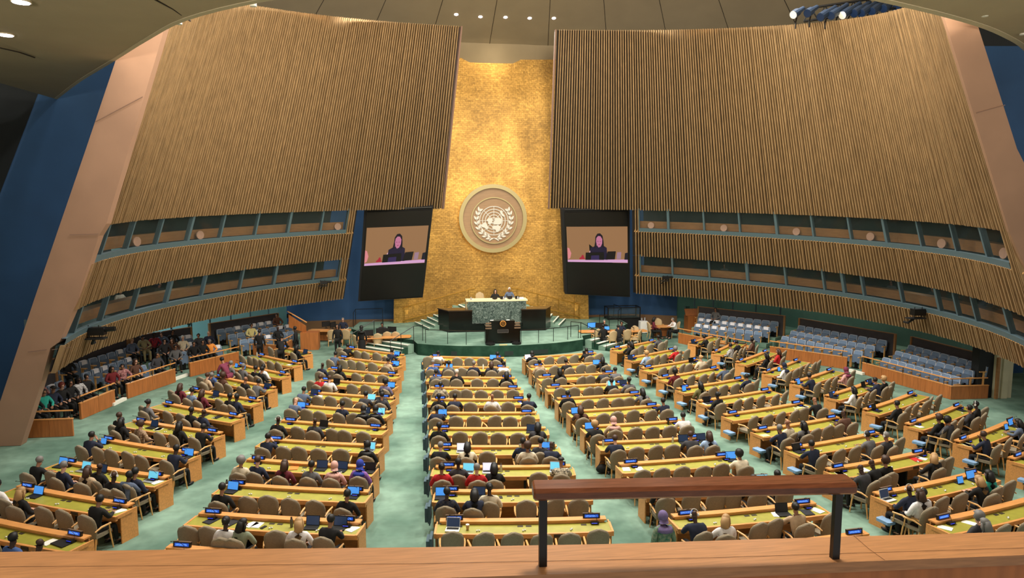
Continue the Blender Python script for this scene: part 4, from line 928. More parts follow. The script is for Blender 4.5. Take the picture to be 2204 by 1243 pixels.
POSES = {
 # hip height, chest, neck, head centre, head pitch/yaw, elbows and wrists (L,R), knees, ankles
 't': dict(hip=(0, -.10, .50), ch=(0, -.02, .86), nk=(0, .07, 1.06), hd=(0, .13, 1.19), hp=-18, hy=0, el=((-.27, .12, .80), (.27, .12, .80)), wr=((-.12, .36, .80), (.12, .36, .80))),
 'u': dict(hip=(0, -.08, .50), ch=(0, -.12, .88), nk=(0, -.07, 1.10), hd=(0, -.03, 1.24), hp=-6, hy=8, el=((-.29, -.02, .76), (.29, -.04, .76)), wr=((-.12, .20, .70), (.14, .18, .68))),
 'p': dict(hip=(0, -.08, .50), ch=(0, 0, .86), nk=(0, .07, 1.06), hd=(0, .12, 1.19), hp=-10, hy=-12, el=((-.26, .20, .78), (.25, .22, .78)), wr=((-.08, .34, .80), (.085, .235, 1.02))),
 'l': dict(hip=(0, -.10, .50), ch=(.05, -.10, .86), nk=(.08, -.05, 1.07), hd=(.10, 0, 1.20), hp=-8, hy=-38, el=((-.24, .06, .76), (.33, .02, .76)), wr=((-.05, .26, .72), (.16, .24, .70))),
 's': dict(hip=(0, 0, .92), ch=(0, -.01, 1.28), nk=(0, 0, 1.50), hd=(0, .03, 1.65), hp=-6, hy=0, el=((-.25, -.03, 1.14), (.25, -.03, 1.14)), wr=((-.25, .06, .90), (.25, .06, .90)), kn=((-.10, .03, .50), (.10, .03, .50)), an=((-.11, -.01, .08), (.11, -.01, .08))),
 'w': dict(hip=(0, -.08, .92), ch=(0, .08, 1.24), nk=(0, .20, 1.43), hd=(0, .27, 1.56), hp=-28, hy=0, el=((-.26, .22, 1.10), (.26, .24, 1.12)), wr=((-.12, .42, .98), (.20, .46, 1.00)), kn=((-.10, -.02, .50), (.10, -.02, .50)), an=((-.11, -.06, .08), (.11, -.06, .08))),
}
def add(a, b): return tuple(a[i]+b[i] for i in range(3))
def build_pose(key):
    P = POSES[key]; stand = 'kn' in P
    kn = P.get('kn', ((-.13, .36, .50), (.13, .36, .50))); an = P.get('an', ((-.13, .34, .09), (.13, .40, .09)))
    hip, ch, nk, hd = P['hip'], P['ch'], P['nk'], P['hd']
    rot = Matrix.Rotation(R(P['hy']), 4, 'Z') @ Matrix.Rotation(R(P['hp']), 4, 'X')
    def H(x, y, z): v = rot @ Vector((x, y, z)); return (hd[0]+v.x, hd[1]+v.y, hd[2]+v.z)
    wa = lerp(hip, ch, .45)
    B = [('hip', hip, None), ('wa', wa, 'hip'), ('ch', ch, 'wa'), ('nb', add(nk, (0, -.015, -.03)), 'ch'), ('nk', nk, 'nb'), ('h0', H(0, -.005, -.075), 'nk'), ('h1', H(0, -.005, .0), 'h0'), ('h2', H(0, -.01, .06), 'h1'), ('h3', H(0, -.012, .098), 'h2'),
         ('jaw', H(0, .05, -.075), 'h0'), ('nose', H(0, .105, -.012), 'h1')]
    rd = dict(hip=(.10, .09), wa=(.08, .07), ch=(.085, .07), nb=.045, nk=.052, h0=(.062, .068), h1=(.074, .092), h2=(.072, .086), h3=(.04, .05), jaw=.034, nose=.014)
    for s, n in ((-1, 'L'), (1, 'R')):
        k = 0 if s < 0 else 1; sh = add(lerp(ch, nk, .66), (s*.168, 0, .0)); el, wr = P['el'][k], P['wr'][k]
        B += [('sh'+n, sh, 'ch'), ('ua'+n, lerp(sh, el, .5), 'sh'+n), ('el'+n, el, 'ua'+n), ('fa'+n, lerp(el, wr, .5), 'el'+n), ('wr'+n, wr, 'fa'+n)]
        rd.update({'sh'+n: .045, 'ua'+n: .040, 'el'+n: .034, 'fa'+n: .032, 'wr'+n: .026})
        dv = Vector(wr)-Vector(el); dv.normalize(); sd = Vector((0, 0, 1)).cross(dv)
        sd = sd.normalized() if sd.length > .2 else Vector((1, 0, 0)); dn = dv.cross(sd)
        if dn.z > 0: dn = -dn
        pm = tuple(Vector(wr)+dv*.05); B.append(('pm'+n, pm, 'wr'+n)); rd['pm'+n] = (.036, .016)
        for j, (off, ln) in enumerate(((-.027, .068), (-.009, .078), (.009, .072), (.026, .056))):
            a = Vector(wr)+dv*.092+sd*off; b = a+dv*ln*.55+dn*.008; c = b+dv*ln*.38+dn*.026
            B += [('f%d%s' % (j, n), tuple(a), 'pm'+n), ('g%d%s' % (j, n), tuple(b), 'f%d%s' % (j, n)), ('e%d%s' % (j, n), tuple(c), 'g%d%s' % (j, n))]
            rd.update({'f%d%s' % (j, n): .0095, 'g%d%s' % (j, n): .0088, 'e%d%s' % (j, n): .0075})
        th = Vector(wr)+dv*.035-sd*s*-.032*-1; B += [('ta'+n, tuple(Vector(wr)+dv*.04+sd*(s*.034)), 'pm'+n), ('tb'+n, tuple(Vector(wr)+dv*.085+sd*(s*.055)+dn*.01), 'ta'+n)]
        rd.update({'ta'+n: .0115, 'tb'+n: .009})
        hj = add(hip, (s*.085, .0, -.02)); B += [('hj'+n, hj, 'hip'), ('th'+n, lerp(hj, kn[k], .5), 'hj'+n), ('kn'+n, kn[k], 'th'+n), ('ca'+n, lerp(kn[k], an[k], .4), 'kn'+n), ('an'+n, an[k], 'ca'+n), ('to'+n, add(an[k], (s*.01, .15, -.045)), 'an'+n)]
        rd.update({'hj'+n: .070, 'th'+n: .062, 'kn'+n: .046, 'ca'+n: .042, 'an'+n: .034, 'to'+n: .03})
    body = skin_mesh('person_body_'+key, B, rd, 0, 1, (None,))
    pos = {b[0]: b for b in B}
    def cloth(nm, names, grow, extra=(), over=None):
        bb = [pos[n] for n in names]; s0 = set(names); bb = [(a, b, c if c in s0 else None) for a, b, c in bb]+list(extra)
        r2 = {n: ((rd[n][0]+grow, rd[n][1]+grow) if isinstance(rd[n], tuple) else rd[n]+grow) for n in names}
        if over: r2.update(over)
        return skin_mesh(nm, bb, r2, 0, 1, (None,))
    L = ['hip', 'wa', 'ch', 'nb']+[x+n for n in 'LR' for x in ('sh', 'ua', 'el', 'fa', 'wr')]
    top = cloth('jacket_'+key, L, .014, over=dict(hip=(.165, .135), wa=(.165, .13), ch=(.185, .145), nb=.078, **{a+n: v for n in 'LR' for a, v in (('sh', .082), ('ua', .068), ('el', .056), ('fa', .050), ('wr', .038))}))
    bot = cloth('trousers_'+key, ['hip']+[x+n for n in 'LR' for x in ('hj', 'th', 'kn', 'ca', 'an')], .013, over=dict(hip=(.15, .13), **{a+n: v for n in 'LR' for a, v in (('hj', .10), ('th', .088), ('kn', .070), ('ca', .062), ('an', .052))}))
    shoe = MB()
    for k in (0, 1):
        a = an[k]; shoe.ball((a[0], a[1]+.06, .045 if a[2] < .2 else a[2]-.03), (.048, .135, .045), 8, 6)
    shoe.smooth = True
    skirt = None
    if stand:
        sk = MB(); sk.smooth = True; n = 14; vs = []
        for z, rx_, ry_ in ((1.0, .17, .13), (.8, .20, .17), (.5, .21, .19), (.22, .235, .21)):
            for j in range(n):
                w = 2*math.pi*j/n; vs.append((hip[0]+rx_*math.cos(w), hip[1]*(z/.92)+ry_*math.sin(w), z))
        sk.add(vs, [(i*n+j, i*n+(j+1) % n, (i+1)*n+(j+1) % n, (i+1)*n+j) for i in range(3) for j in range(n)]); skirt = sk.mesh('long_skirt_'+key, (None,))
    M = Matrix.Translation(Vector(hd)) @ rot
    # face: eyes and lips join the body mesh as small coloured patches are kept by their own children
    ey = MB()
    for s in (-1, 1): ey.ball(tuple(M @ Vector((s*.031, .082, .008))), (.013, .008, .008), 6, 4)
    lips = MB(); lips.ball(tuple(M @ Vector((0, .088, -.055))), (.022, .008, .008), 6, 4)
    return dict(body=body, top=top, bot=bot, shoe=shoe.mesh('shoes_'+key, (BLACK,)), skirt=skirt, head=M, eyes=ey.mesh('eyes_'+key, (BLACK,)), lips=lips.mesh('lips_'+key, (mat('lips', (.55, .28, .25), .6),)))
PM = {k: build_pose(k) for k in POSES}
# hair shells in head space
def shell(c, r, cut, n=14, m=10, noise=0., sq=None, seed=1):
    """ellipsoid whose points failing cut() are pulled inwards"""
    b = MB(); b.ball(c, r, n, m); rr = random.Random(seed); vs = []
    for v in b.v:
        x, y, z = v
        if noise: k = 1+noise*(rr.random()-.4); x, y, z = c[0]+(x-c[0])*k, c[1]+(y-c[1])*k, c[2]+(z-c[2])*k
        if not cut(x, y, z): x, y, z = c[0]+(x-c[0])*.62, min(y, .03) if y > .03 else c[1]+(y-c[1])*.62, c[2]+(z-c[2])*.62
        vs.append((x, y, z))
    b.v = vs; b.smooth = noise < .12; return b
def HB(kind):
    if kind == 's': b = shell((0, -.012, .03), (.088, .104, .098), lambda x, y, z: (y < .045 or z > .075) and z > -.055)
    elif kind == 'c': 
        b = shell((0, -.02, .03), (.118, .125, .125), lambda x, y, z: (y < .04 or z > .07) and z > -.10, noise=.18); b.smooth = True
    elif kind in 'LB':
        b = shell((0, -.015, .03), (.093, .108, .100), lambda x, y, z: (y < .04 or z > .08))
        b.tube([(0, -.045, .06), (0, -.075, -.05), (0, -.095, -.16), (0, -.10, -.27), (0, -.095, -.36)], [.08, .088, .092, .082, .035], 10)
        for s in (-1, 1): b.tube([(s*.07, .0, .03), (s*.085, -.01, -.08), (s*.08, -.02, -.18)], [.03, .03, .012], 6)
    elif kind == 'h':
        b = shell((0, -.012, .015), (.103, .118, .125), lambda x, y, z: not (y > .055 and abs(x) < .062 and -.09 < z < .07))
        b.tube([(0, -.03, -.04), (0, -.04, -.12), (0, -.045, -.20), (0, -.04, -.27)], [.085, .10, .155, .19], 12)
    elif kind == 'u':
        b = shell((0, -.012, .03), (.089, .105, .098), lambda x, y, z: (y < .045 or z > .075) and z > -.065); b.ball((0, -.115, .05), .048, 8, 6)
    elif kind == 'k':      # cap
        b = shell((0, -.008, .045), (.094, .11, .085), lambda x, y, z: z > .02); b.box((0, .12, .055), (.13, .10, .012))
    b.smooth = True
    return b.mesh('hair_shape_'+kind, (None,))
HM = {k: HB(k) for k in 'scLhuk'}; HM['B'] = HM['Y'] = HM['L']
hp = MB()
for s in (-1, 1): hp.tube([(s*.075, 0, 0), (s*.10, 0, 0)], .033, 10)
hp.tube([(.09*math.cos(w), 0, .03+.105*math.sin(w)) for w in np.linspace(0, math.pi, 10)], .008, 5); HP = hp.mesh('headphones_shape', (WHITE,))
SKIN = {'d': (.25, .16, .12), 'm': (.60, .43, .33), 'f': (.83, .65, .56)}
HCOL = {'black': (.045, .038, .035), 'grey': (.45, .44, .43), 'brown': (.24, .15, .10), 'blond': (.68, .54, .36), 'red': (.42, .14, .07), 'white': (.80, .79, .77)}
CC = {'black': (.045, .045, .05), 'navy': (.10, .13, .22), 'grey': (.40, .40, .41), 'darkgrey': (.21, .21, .23), 'white': (.88, .87, .87), 'cream': (.85, .80, .70), 'red': (.72, .10, .12), 'darkred': (.42, .08, .10), 'maroon': (.38, .10, .16),
      'blue': (.25, .36, .58), 'lightblue': (.62, .72, .86), 'teal': (.15, .62, .56), 'olive': (.40, .38, .22), 'brown': (.34, .22, .16), 'beige': (.72, .62, .50), 'pink': (.80, .60, .58), 'purple': (.52, .34, .62), 'khaki': (.60, .56, .42), 'yellow': (.85, .80, .55), 'orange': (.88, .55, .22),
      'green': (.16, .40, .32), 'bluegrey': (.33, .38, .47), 'greygreen': (.52, .56, .47), 'burgundy': (.45, .17, .27), 'hijabpink': (.80, .62, .58), 'hijabblue': (.15, .22, .60), 'lilac': (.44, .38, .56)}
def cm(c): return mat('cloth_'+c, CC[c], .85, var=.10, scale=14)
PATT = {}
def pattern(c1, c2, sc, kind='n'):
    k = 'cloth_%s_%s_pattern' % (c1, c2)
    if k in MT: return MT[k]
    if kind == 'n': return mat(k, CC[c1], .85, scale=sc, col2=CC[c2])
    m = mat(k, CC[c1], .85); nt = m.node_tree; b = nt.nodes['Principled BSDF']; tc = nt.nodes.new('ShaderNodeTexCoord')
    if kind == 'stripe':
        w = nt.nodes.new('ShaderNodeTexWave'); w.bands_direction = 'Z'; w.inputs['Scale'].default_value = sc
    else:
        w = nt.nodes.new('ShaderNodeTexChecker'); w.inputs['Scale'].default_value = sc
    cr = nt.nodes.new('ShaderNodeMix'); cr.data_type = 'RGBA'; cr.inputs[6].default_value = (*lin(CC[c1]), 1); cr.inputs[7].default_value = (*lin(CC[c2]), 1)
    nt.links.new(tc.outputs['Object'], w.inputs[0]); nt.links.new(w.outputs[1], cr.inputs[0]); nt.links.new(cr.outputs[2], b.inputs['Base Color']); return m
def set_mat(o, m):
    o.material_slots[0].link = 'OBJECT'; o.material_slots[0].material = m
HN = {'s': 'short %s hair', 'c': 'curly %s hair', 'L': 'long %s hair', 'B': 'long %s hair', 'Y': 'long %s hair', 'u': '%s hair bun', 'h': '%s headscarf', 'k': '%s cap', 'b': 'bald head'}
SKC = {}
def person(loc, rz, pose, hair, hcol, skin, top, bottom='black', label='', group=None, phones=False, skirt=False):
    P = PM[pose]
    o = link('person', P['body']); o.location = loc; o.rotation_euler = (0, 0, rz)
    sm = mat('skin_'+skin, SKIN[skin], .6); set_mat(o, sm)
    j = link('jacket', P['top'], o); set_mat(j, top if not isinstance(top, str) else cm(top))
    if not hasattr(bottom, 'name') and bottom is None: bottom = 'black'
    q = link('skirt' if skirt and P['skirt'] else 'trousers', P['skirt'] if skirt and P['skirt'] else P['bot'], o); set_mat(q, cm(bottom) if isinstance(bottom, str) else bottom)
    link('shoes', P['shoe'], o); link('eyes', P['eyes'], o); link('lips', P['lips'], o)
    if hair != 'b':
        h = link({'h': 'headscarf', 'k': 'cap'}.get(hair, 'hair'), HM[hair], o); h.matrix_local = P['head']; set_mat(h, mat('hair_'+hcol, HCOL[hcol], .6) if hcol in HCOL else cm(hcol))
    if phones: e = link('headphones', HP, o); e.matrix_local = P['head']
    tag(o, label, 'person', group); return o
# ------------------------------------------------------------------ delegate chairs
def chair(fabric, name='armchair'):
    t = empty(name); m = MB(); m.smooth = True
    NU, NV = 8, 9; vs = []
    for side in (0, 1):
        for j in range(NV):
            v = j/(NV-1); z = .37+.65*v
            w = (.20+.05*min(1, v*2.2))*(1 if v < .62 else math.sqrt(max(0., 1-((v-.62)/.385)**2.3)))
            for i in range(NU+1):
                u = -1+2*i/NU; x = u*w
                y = -.215-.10*v+.055*(x/.25)**2-(.05*(1-.5*abs(u)**4) if side else 0)
                vs.append((x, y, z))
    W_ = NU+1
    def id_(s, j, i): return s*NV*W_+j*W_+i
    fs = []
    for j in range(NV-1):
        for i in range(NU):
            fs.append((id_(0, j, i), id_(0, j, i+1), id_(0, j+1, i+1), id_(0, j+1, i))); fs.append((id_(1, j, i+1), id_(1, j, i), id_(1, j+1, i), id_(1, j+1, i+1)))
        for i in (0, NU): fs.append((id_(0, j, i), id_(0, j+1, i), id_(1, j+1, i), id_(1, j, i)) if i == 0 else (id_(0, j+1, i), id_(0, j, i), id_(1, j, i), id_(1, j+1, i)))
    for i in range(NU):
        fs.append((id_(0, 0, i+1), id_(0, 0, i), id_(1, 0, i), id_(1, 0, i+1))); fs.append((id_(0, NV-1, i), id_(0, NV-1, i+1), id_(1, NV-1, i+1), id_(1, NV-1, i)))
    m.add(vs, fs); b = m.obj('backrest', fabric, t)
    m = MB(); rim = []
    for j in range(NV): rim.append(vs[id_(0, j, 0)])
    for j in range(NV-1, -1, -1): rim.append(vs[id_(0, j, NU)])
    m.tube(rim, .008, 4, False); m.obj('piping', PIPE, b)
    m = MB(); m.prism([(-.22, -.21), (.22, -.21), (.24, .0), (.22, .24), (.12, .27), (-.12, .27), (-.22, .24), (-.24, 0)], .40, .475); m.obj('seat', fabric, t)
    for s in (-1, 1):
        m = MB(); m.tube([(s*.26, -.27, .60), (s*.275, -.10, .655), (s*.27, .17, .645)], [.016, .026, .022], 6); m.tube([(s*.262, .13, .64), (s*.245, .16, .42)], .017, 5); m.obj('armrest', BEECH, t)
        m = MB(); m.tube([(s*.20, .20, .41), (s*.235, .235, 0)], [.022, .014], 6); m.obj('leg', BEECH, t)
        m = MB(); m.tube([(s*.19, -.19, .42), (s*.215, -.27, 0)], [.024, .014], 6); m.obj('leg', BEECH, t)
    return t
PRO['chair'] = bake_away(chair(TAUPE)); PRO['tchair'] = bake_away(chair(TAUPE2))
# ------------------------------------------------------------------ who sits where (view, x, y, pose, hair, hair colour, skin, top)
PEOPLE = """E 295 105 t u black m white;E 810 105 t s black m black;E 255 185 u k grey f blue;E 395 183 u s black m grey;E 497 193 u s white f black;E 620 160 u s grey m navy;E 755 190 u B brown f darkgrey;E 862 185 t u black m white;
E 305 235 u s black m grey;E 890 275 u L black m black;E 335 350 u u black m P1;E 312 475 u s black d black;E 448 480 t s black m navy;E 775 440 u b - m white;E 1080 462 t s black m navy;E 312 545 t s black d navy;
E 330 685 u s black d black;E 1155 685 t L black m darkgrey;E 1028 770 u s black m navy;E 1170 755 u s black f darkgrey;E 333 875 t s grey f black;E 563 870 t L black m cream;E 500 930 u s black d darkgrey;E 1072 875 u c brown m cream;E 1268 860 t b - d navy;
E 343 1060 u u black m red;E 645 1045 u s grey f red;E 790 1025 t L black m black;E 752 1130 u u black d cream;E 1352 985 t k black m P2;F 243 470 u s black d P3;F 478 490 t L black m navy;
E 1110 105 t h black m black;E 1600 72 t s black m black;E 1155 178 u s black m beige;E 1297 190 u L black m black;E 1420 163 t s black m black;E 1718 140 p L black f black;E 1755 255 t s black m darkgrey;E 1828 230 t s black m grey;
E 1812 340 t s black m black;E 1948 320 u u black d grey;E 1408 415 u s black m black;E 2042 400 t L black m grey;E 1508 555 t B brown m brown;E 1755 605 u h hijabpink m beige;G 500 865 p s black m navy;
E 1635 675 t c blond m black;G 663 990 t s black m white;E 1800 795 t s brown f navy;I 715 60 t s brown m darkgrey;I 875 60 u B brown f lightblue;I 1125 220 t c black m cream;I 1240 425 u s black m black;I 1430 385 p u black m black;I 495 465 u s black m black;
I 755 730 t b - d navy *;I 1060 800 l B blond f white;I 1585 660 p u black m beige;K 605 510 p s black m black;K 850 505 u L black m black;K 1155 380 u s black d P4;K 880 650 u c blond f lightblue;K 1545 580 l c grey f red;
K 1110 810 u c black d darkred;K 1830 695 u u blond f cream;M 685 590 l s black m bluegrey;M 205 850 u L black m olive;M 970 720 l s black m navy;M 535 985 u u black d black;M 1930 1050 t b - m black;
G 1540 1050 u b - m cream;G 1665 1060 u L black m grey;G 1495 1130 p s grey m navy;G 1965 955 t b - d brown;J 345 150 p s black m navy;J 855 60 t s black m grey *;J 1040 75 u s grey m darkgrey *;
J 765 350 t b - d darkgrey;J 905 295 t b - d black;J 1005 270 u c brown m black;J 920 440 l b - d navy *;J 1022 420 u s black m white *;J 1410 240 l Y blond f black;J 1160 530 u B brown f white;J 1775 430 t Y blond f black;J 1860 385 u L black f teal;
J 1745 720 u c grey f darkgrey;J 1790 810 u B grey f grey;M 355 170 t s black m black;M 565 210 t s black m black;M 640 320 u s black m P5;M 1060 205 u s black d brown;M 1240 415 u L black m black;M 1405 360 u B brown f red;
M 1490 570 u h navy m white;M 1800 725 t s black m navy;H 690 605 u h burgundy f pink;H 690 790 u L black f white;H 930 690 t s black m navy;H 1000 680 u c blond f black;H 1080 905 u s black m black;N 245 620 u c brown m black;
N 500 610 l c black m darkgrey;N 870 400 u s black m darkgrey;N 970 345 u s black d black *;N 610 610 l s black m darkgrey;N 1020 780 p s brown m navy;N 1560 600 t L black m bluegrey;N 1655 510 u s black f bluegrey;
O 560 90 t s black m black;O 1640 170 t s black m navy;O 550 190 t s black m bluegrey;O 1565 340 u s black m beige;O 295 400 u b - d navy;O 545 480 u L black m black;O 135 690 u s brown f red;O 300 710 u s brown f white;
O 1465 740 u c black m P6;Z 985 770 t s black m bluegrey;O 1075 985 t s black m darkgrey;O 1435 915 u s black m darkgrey;O 795 1085 u s black m navy;O 1530 1010 u s black m darkgrey;Z 915 860 t b - f bluegrey;Z 1465 940 u h black m black *;Z 1600 920 u h black m black;
Z 733 1040 u b - d black *;Z 1080 1030 u b - d darkgrey;Z 685 1165 p s black f navy;D 1505 95 u h black m black;D 450 210 u c grey m cream;D 608 195 u s brown f navy;D 805 250 u B brown f maroon;D 1065 235 u s black m grey;
D 1255 245 u h hijabpink m pink;D 1470 235 u h hijabblue m purple;D 288 440 u s black m black;D 1357 495 u s black m black;D 297 750 u u black d white;D 475 745 l L black m greygreen;D 955 725 u Y blond f white;D 1220 705 t s black m black;
Z 950 410 u L black m black;Z 800 545 u s black m white;Z 370 550 u s grey f grey;Z 455 575 u s grey m grey;Z 580 590 u s black m black;Z 630 600 u s black m black;Z 690 635 u b - m black;Z 325 605 u b - d blue;Z 385 630 u c brown d brown;
Z 180 650 u s brown f beige;Z 230 645 t s grey m navy;Z 600 705 t s black m grey;Z 15 785 u s black m P7;A 1505 740 u L brown f maroon;A 1690 790 u B brown f maroon;A 1915 825 u s black d black;A 1985 835 u s black d navy;
A 1185 890 u u black m grey;A 1145 940 u s brown f black;A 1550 955 u s black d black;A 1675 965 u b - d navy;A 1650 1010 u L black m black;A 1000 1035 u L black m black;A 1165 1060 u c brown f P8;A 1710 1080 t s black m black;
B 735 125 p s black m navy;B 1365 240 t s black d navy;B 920 320 u b - d black;B 1265 325 u s black m navy;B 300 330 t s grey m black;B 500 365 u s grey f navy;B 685 400 u B brown f beige;B 1055 425 t s black d bluegrey;B 770 495 u b - d black *;
B 140 450 u u black m white;B 170 570 u Y blond f black;B 815 615 t s black m black;B 95 935 u s black d blue;B 285 985 u b - d black"""
def topmat(c):
    P = {'P1': ('black', 'cream', 22), 'P2': ('black', 'cream', 16, 'checker'), 'P3': ('navy', 'darkgrey', 18, 'checker'), 'P4': ('darkgrey', 'grey', 9, 'stripe'), 'P5': ('black', 'white', 26), 'P6': ('lilac', 'grey', 26), 'P7': ('navy', 'lightblue', 7, 'stripe'), 'P8': ('brown', 'beige', 24), 'P9': ('black', 'white', 7, 'stripe'), 'PA': ('pink', 'maroon', 20), 'PB': ('red', 'navy', 14), 'PC': ('green', 'greygreen', 16)}
    return (pattern(*P[c]), 'patterned %s-%s top' % P[c][:2]) if c in P else (cm(c), {'lilac': 'lilac grey', 'hijabpink': 'dusty pink', 'lightblue': 'light blue', 'darkgrey': 'dark grey', 'darkred': 'dark red', 'bluegrey': 'blue-grey', 'greygreen': 'grey-green'}.get(c, c)+' top')
def hairtxt(h, c):
    c = {'hijabpink': 'dusty pink', 'hijabblue': 'bright blue', 'burgundy': 'pink'}.get(c, c)
    return HN[h] % c if '%' in HN[h] else HN[h]
SEATS = {}; WARN = []
for r in DR:
    SEATS[id(r)] = [[(k+.5)*r.L/r.nc, None] for k in range(r.nc)]
def head_off(p): return POSES[p]['hd']
for l in PEOPLE.replace('\n', '').split(';'):
    f, x, y, ps, hr, hc, sk, tp = l.split()[:8]; ph = l.endswith('*')
    px, py = fpx(f, float(x), float(y)); ho = head_off(ps)
    e, r, s, d = find_row(px, py, ho[2], .98)
    s0 = s-ho[0]; d0 = d+ho[1]; d0 = min(max(d0, .90), 1.27); s0 = min(max(s0, .05), r.L+.12)
    free = [q for q in SEATS[id(r)] if q[1] is None]
    q = min(free, key=lambda q: abs(q[0]-s0)) if free else None
    if q is None or abs(q[0]-s0) > .62:
        q = [s0, None]; SEATS[id(r)].append(q); d0 = max(d0, 1.2)
    if abs(q[0]-s0) > .75: WARN.append(('far seat %.2f' % abs(q[0]-s0), l, r.b, r.i+1, round(e, 2)))
    q[0] = s0; q[1] = (d0, ps, hr, hc, sk, tp, ph)
skipped = {('L1', 11), ('R1', 11)}
allch = []
for r in DR:
    if (r.b, r.i) in skipped: continue
    qs = sorted(SEATS[id(r)], key=lambda q: q[0])
    occ = [q for q in qs if q[1]]
    for q in qs:      # an empty chair keeps clear of the people beside it
        if q[1] is None:
            for o in occ:
                dd = q[0]-o[0]
                if abs(dd) < .56: q[0] = o[0]+math.copysign(.57, dd if dd else 1)
    for k, q in enumerate(sorted(qs, key=lambda q: q[0])): allch.append((r, q, k))
dist = sorted(allch, key=lambda a: np.hypot(*(np.array(rp(a[0], a[1][0], 1)[:2])-CAM[:2])))
near = set(id(a[1]) for a in dist[:300]); farv = MB()
for r, q, k in allch:
    rnd = random.Random(int(r.i*97+k*13+r.bno*7))
    if q[1]:
        d0, ps, hr, hc, sk, tp, ph = q[1]; L_ = rp(r, q[0], d0); tm, tn = topmat(tp)
        person(L_, r.ang+rnd.uniform(-.12, .12), ps, hr, hc, sk, tm, 'black', 'person with %s, %s, %s seat, %s' % (hairtxt(hr, hc), tn, ORD[k+1], r.short), 'delegates at the desks', phones=ph)
        cl, cz = rp(r, q[0], d0+.03), r.ang+rnd.uniform(-.15, .15)
    else:
        cl, cz = rp(r, q[0], .80+rnd.uniform(-.03, .12)), r.ang+rnd.choice((0, 0, 0, .12, -.1, .3))*rnd.random()*1.4
    if id(q) in near:
        o = use('chair', cl, cz); tag(o, '%s taupe armchair, %s from left, %s' % ('occupied' if q[1] else 'empty', ORD[k+1], r.rowtxt), 'chair', 'taupe armchairs at the desks')
    else:
        farv.cur = 0
        proto = PRO['chair']; c, s_ = math.cos(cz), math.sin(cz)
        for ch in list(KIDS[proto.name])+[g for h in KIDS[proto.name] for g in KIDS.get(h.name, ())]:
            me = ch.data; mi = 0 if me.materials[0] == TAUPE else (1 if me.materials[0] == BEECH else 2)
            farv.cur = mi; farv.add([(cl[0]+v.co.x*c-v.co.y*s_, cl[1]+v.co.x*s_+v.co.y*c, v.co.z) for v in me.vertices], [tuple(p.vertices) for p in me.polygons])
if farv.v:
    farv.smooth = True; o = farv.obj('armchair', [TAUPE, BEECH, PIPE]); tag(o, 'the farthest taupe armchairs in the front desk rows', 'chair', 'taupe armchairs at the desks', 'stuff')
# ------------------------------------------------------------------ seat boxes along both sides
BLUED = mat('seat_underside_shaded', (.36, .43, .52), .85)  # folded seat underside, seat blue darkened to put shading in the colour
def vseat(cover):
    t = empty('audience_seat'); m = MB(); m.smooth = False
    P = [(-.225, .0), (-.235, .1), (-.235, .42), (-.215, .50), (-.17, .53), (.17, .53), (.215, .50), (.235, .42), (.235, .1), (.225, .0)]
    m.slab([(x, -.20-.12*z, .34+z) for x, z in P], (0, -.09, .01)); m.obj('backrest', BLUES, t)
    m = MB(); m.slab([(x*.93, -.09-.04*z, .27+z*.80) for x, z in P], (0, -.09, .0)); m.obj('folded_seat', BLUED, t)
    m = MB(); m.tube([(x*1.0, -.195-.12*z, .345+z) for x, z in P[1:-1]], .010, 4, False); m.obj('white_piping', mat('pale_piping', (.82, .84, .88), .8), t)
    for s in (-1, 1):
        m = MB(); m.box((s*.25, -.08, .60), (.05, .34, .035)); m.box((s*.25, -.12, .3), (.03, .08, .6)); m.obj('armrest', BEECH if s > 0 else BEECH, t)
    m = MB(); m.box((0, -.15, .16), (.12, .12, .32)); m.box((0, -.12, .012), (.4, .26, .024)); m.obj('pedestal', BLACK, t)
    if cover:
        m = MB(); m.box((0, -.225, .80), (.30, .012, .17), rx=R(7)); m.box((0, -.29, .885), (.30, .12, .012)); m.obj('headrest_cover', WHITEC, t)
    return t
PRO['vs0'] = bake_away(vseat(False)); PRO['vs1'] = bake_away(vseat(True))
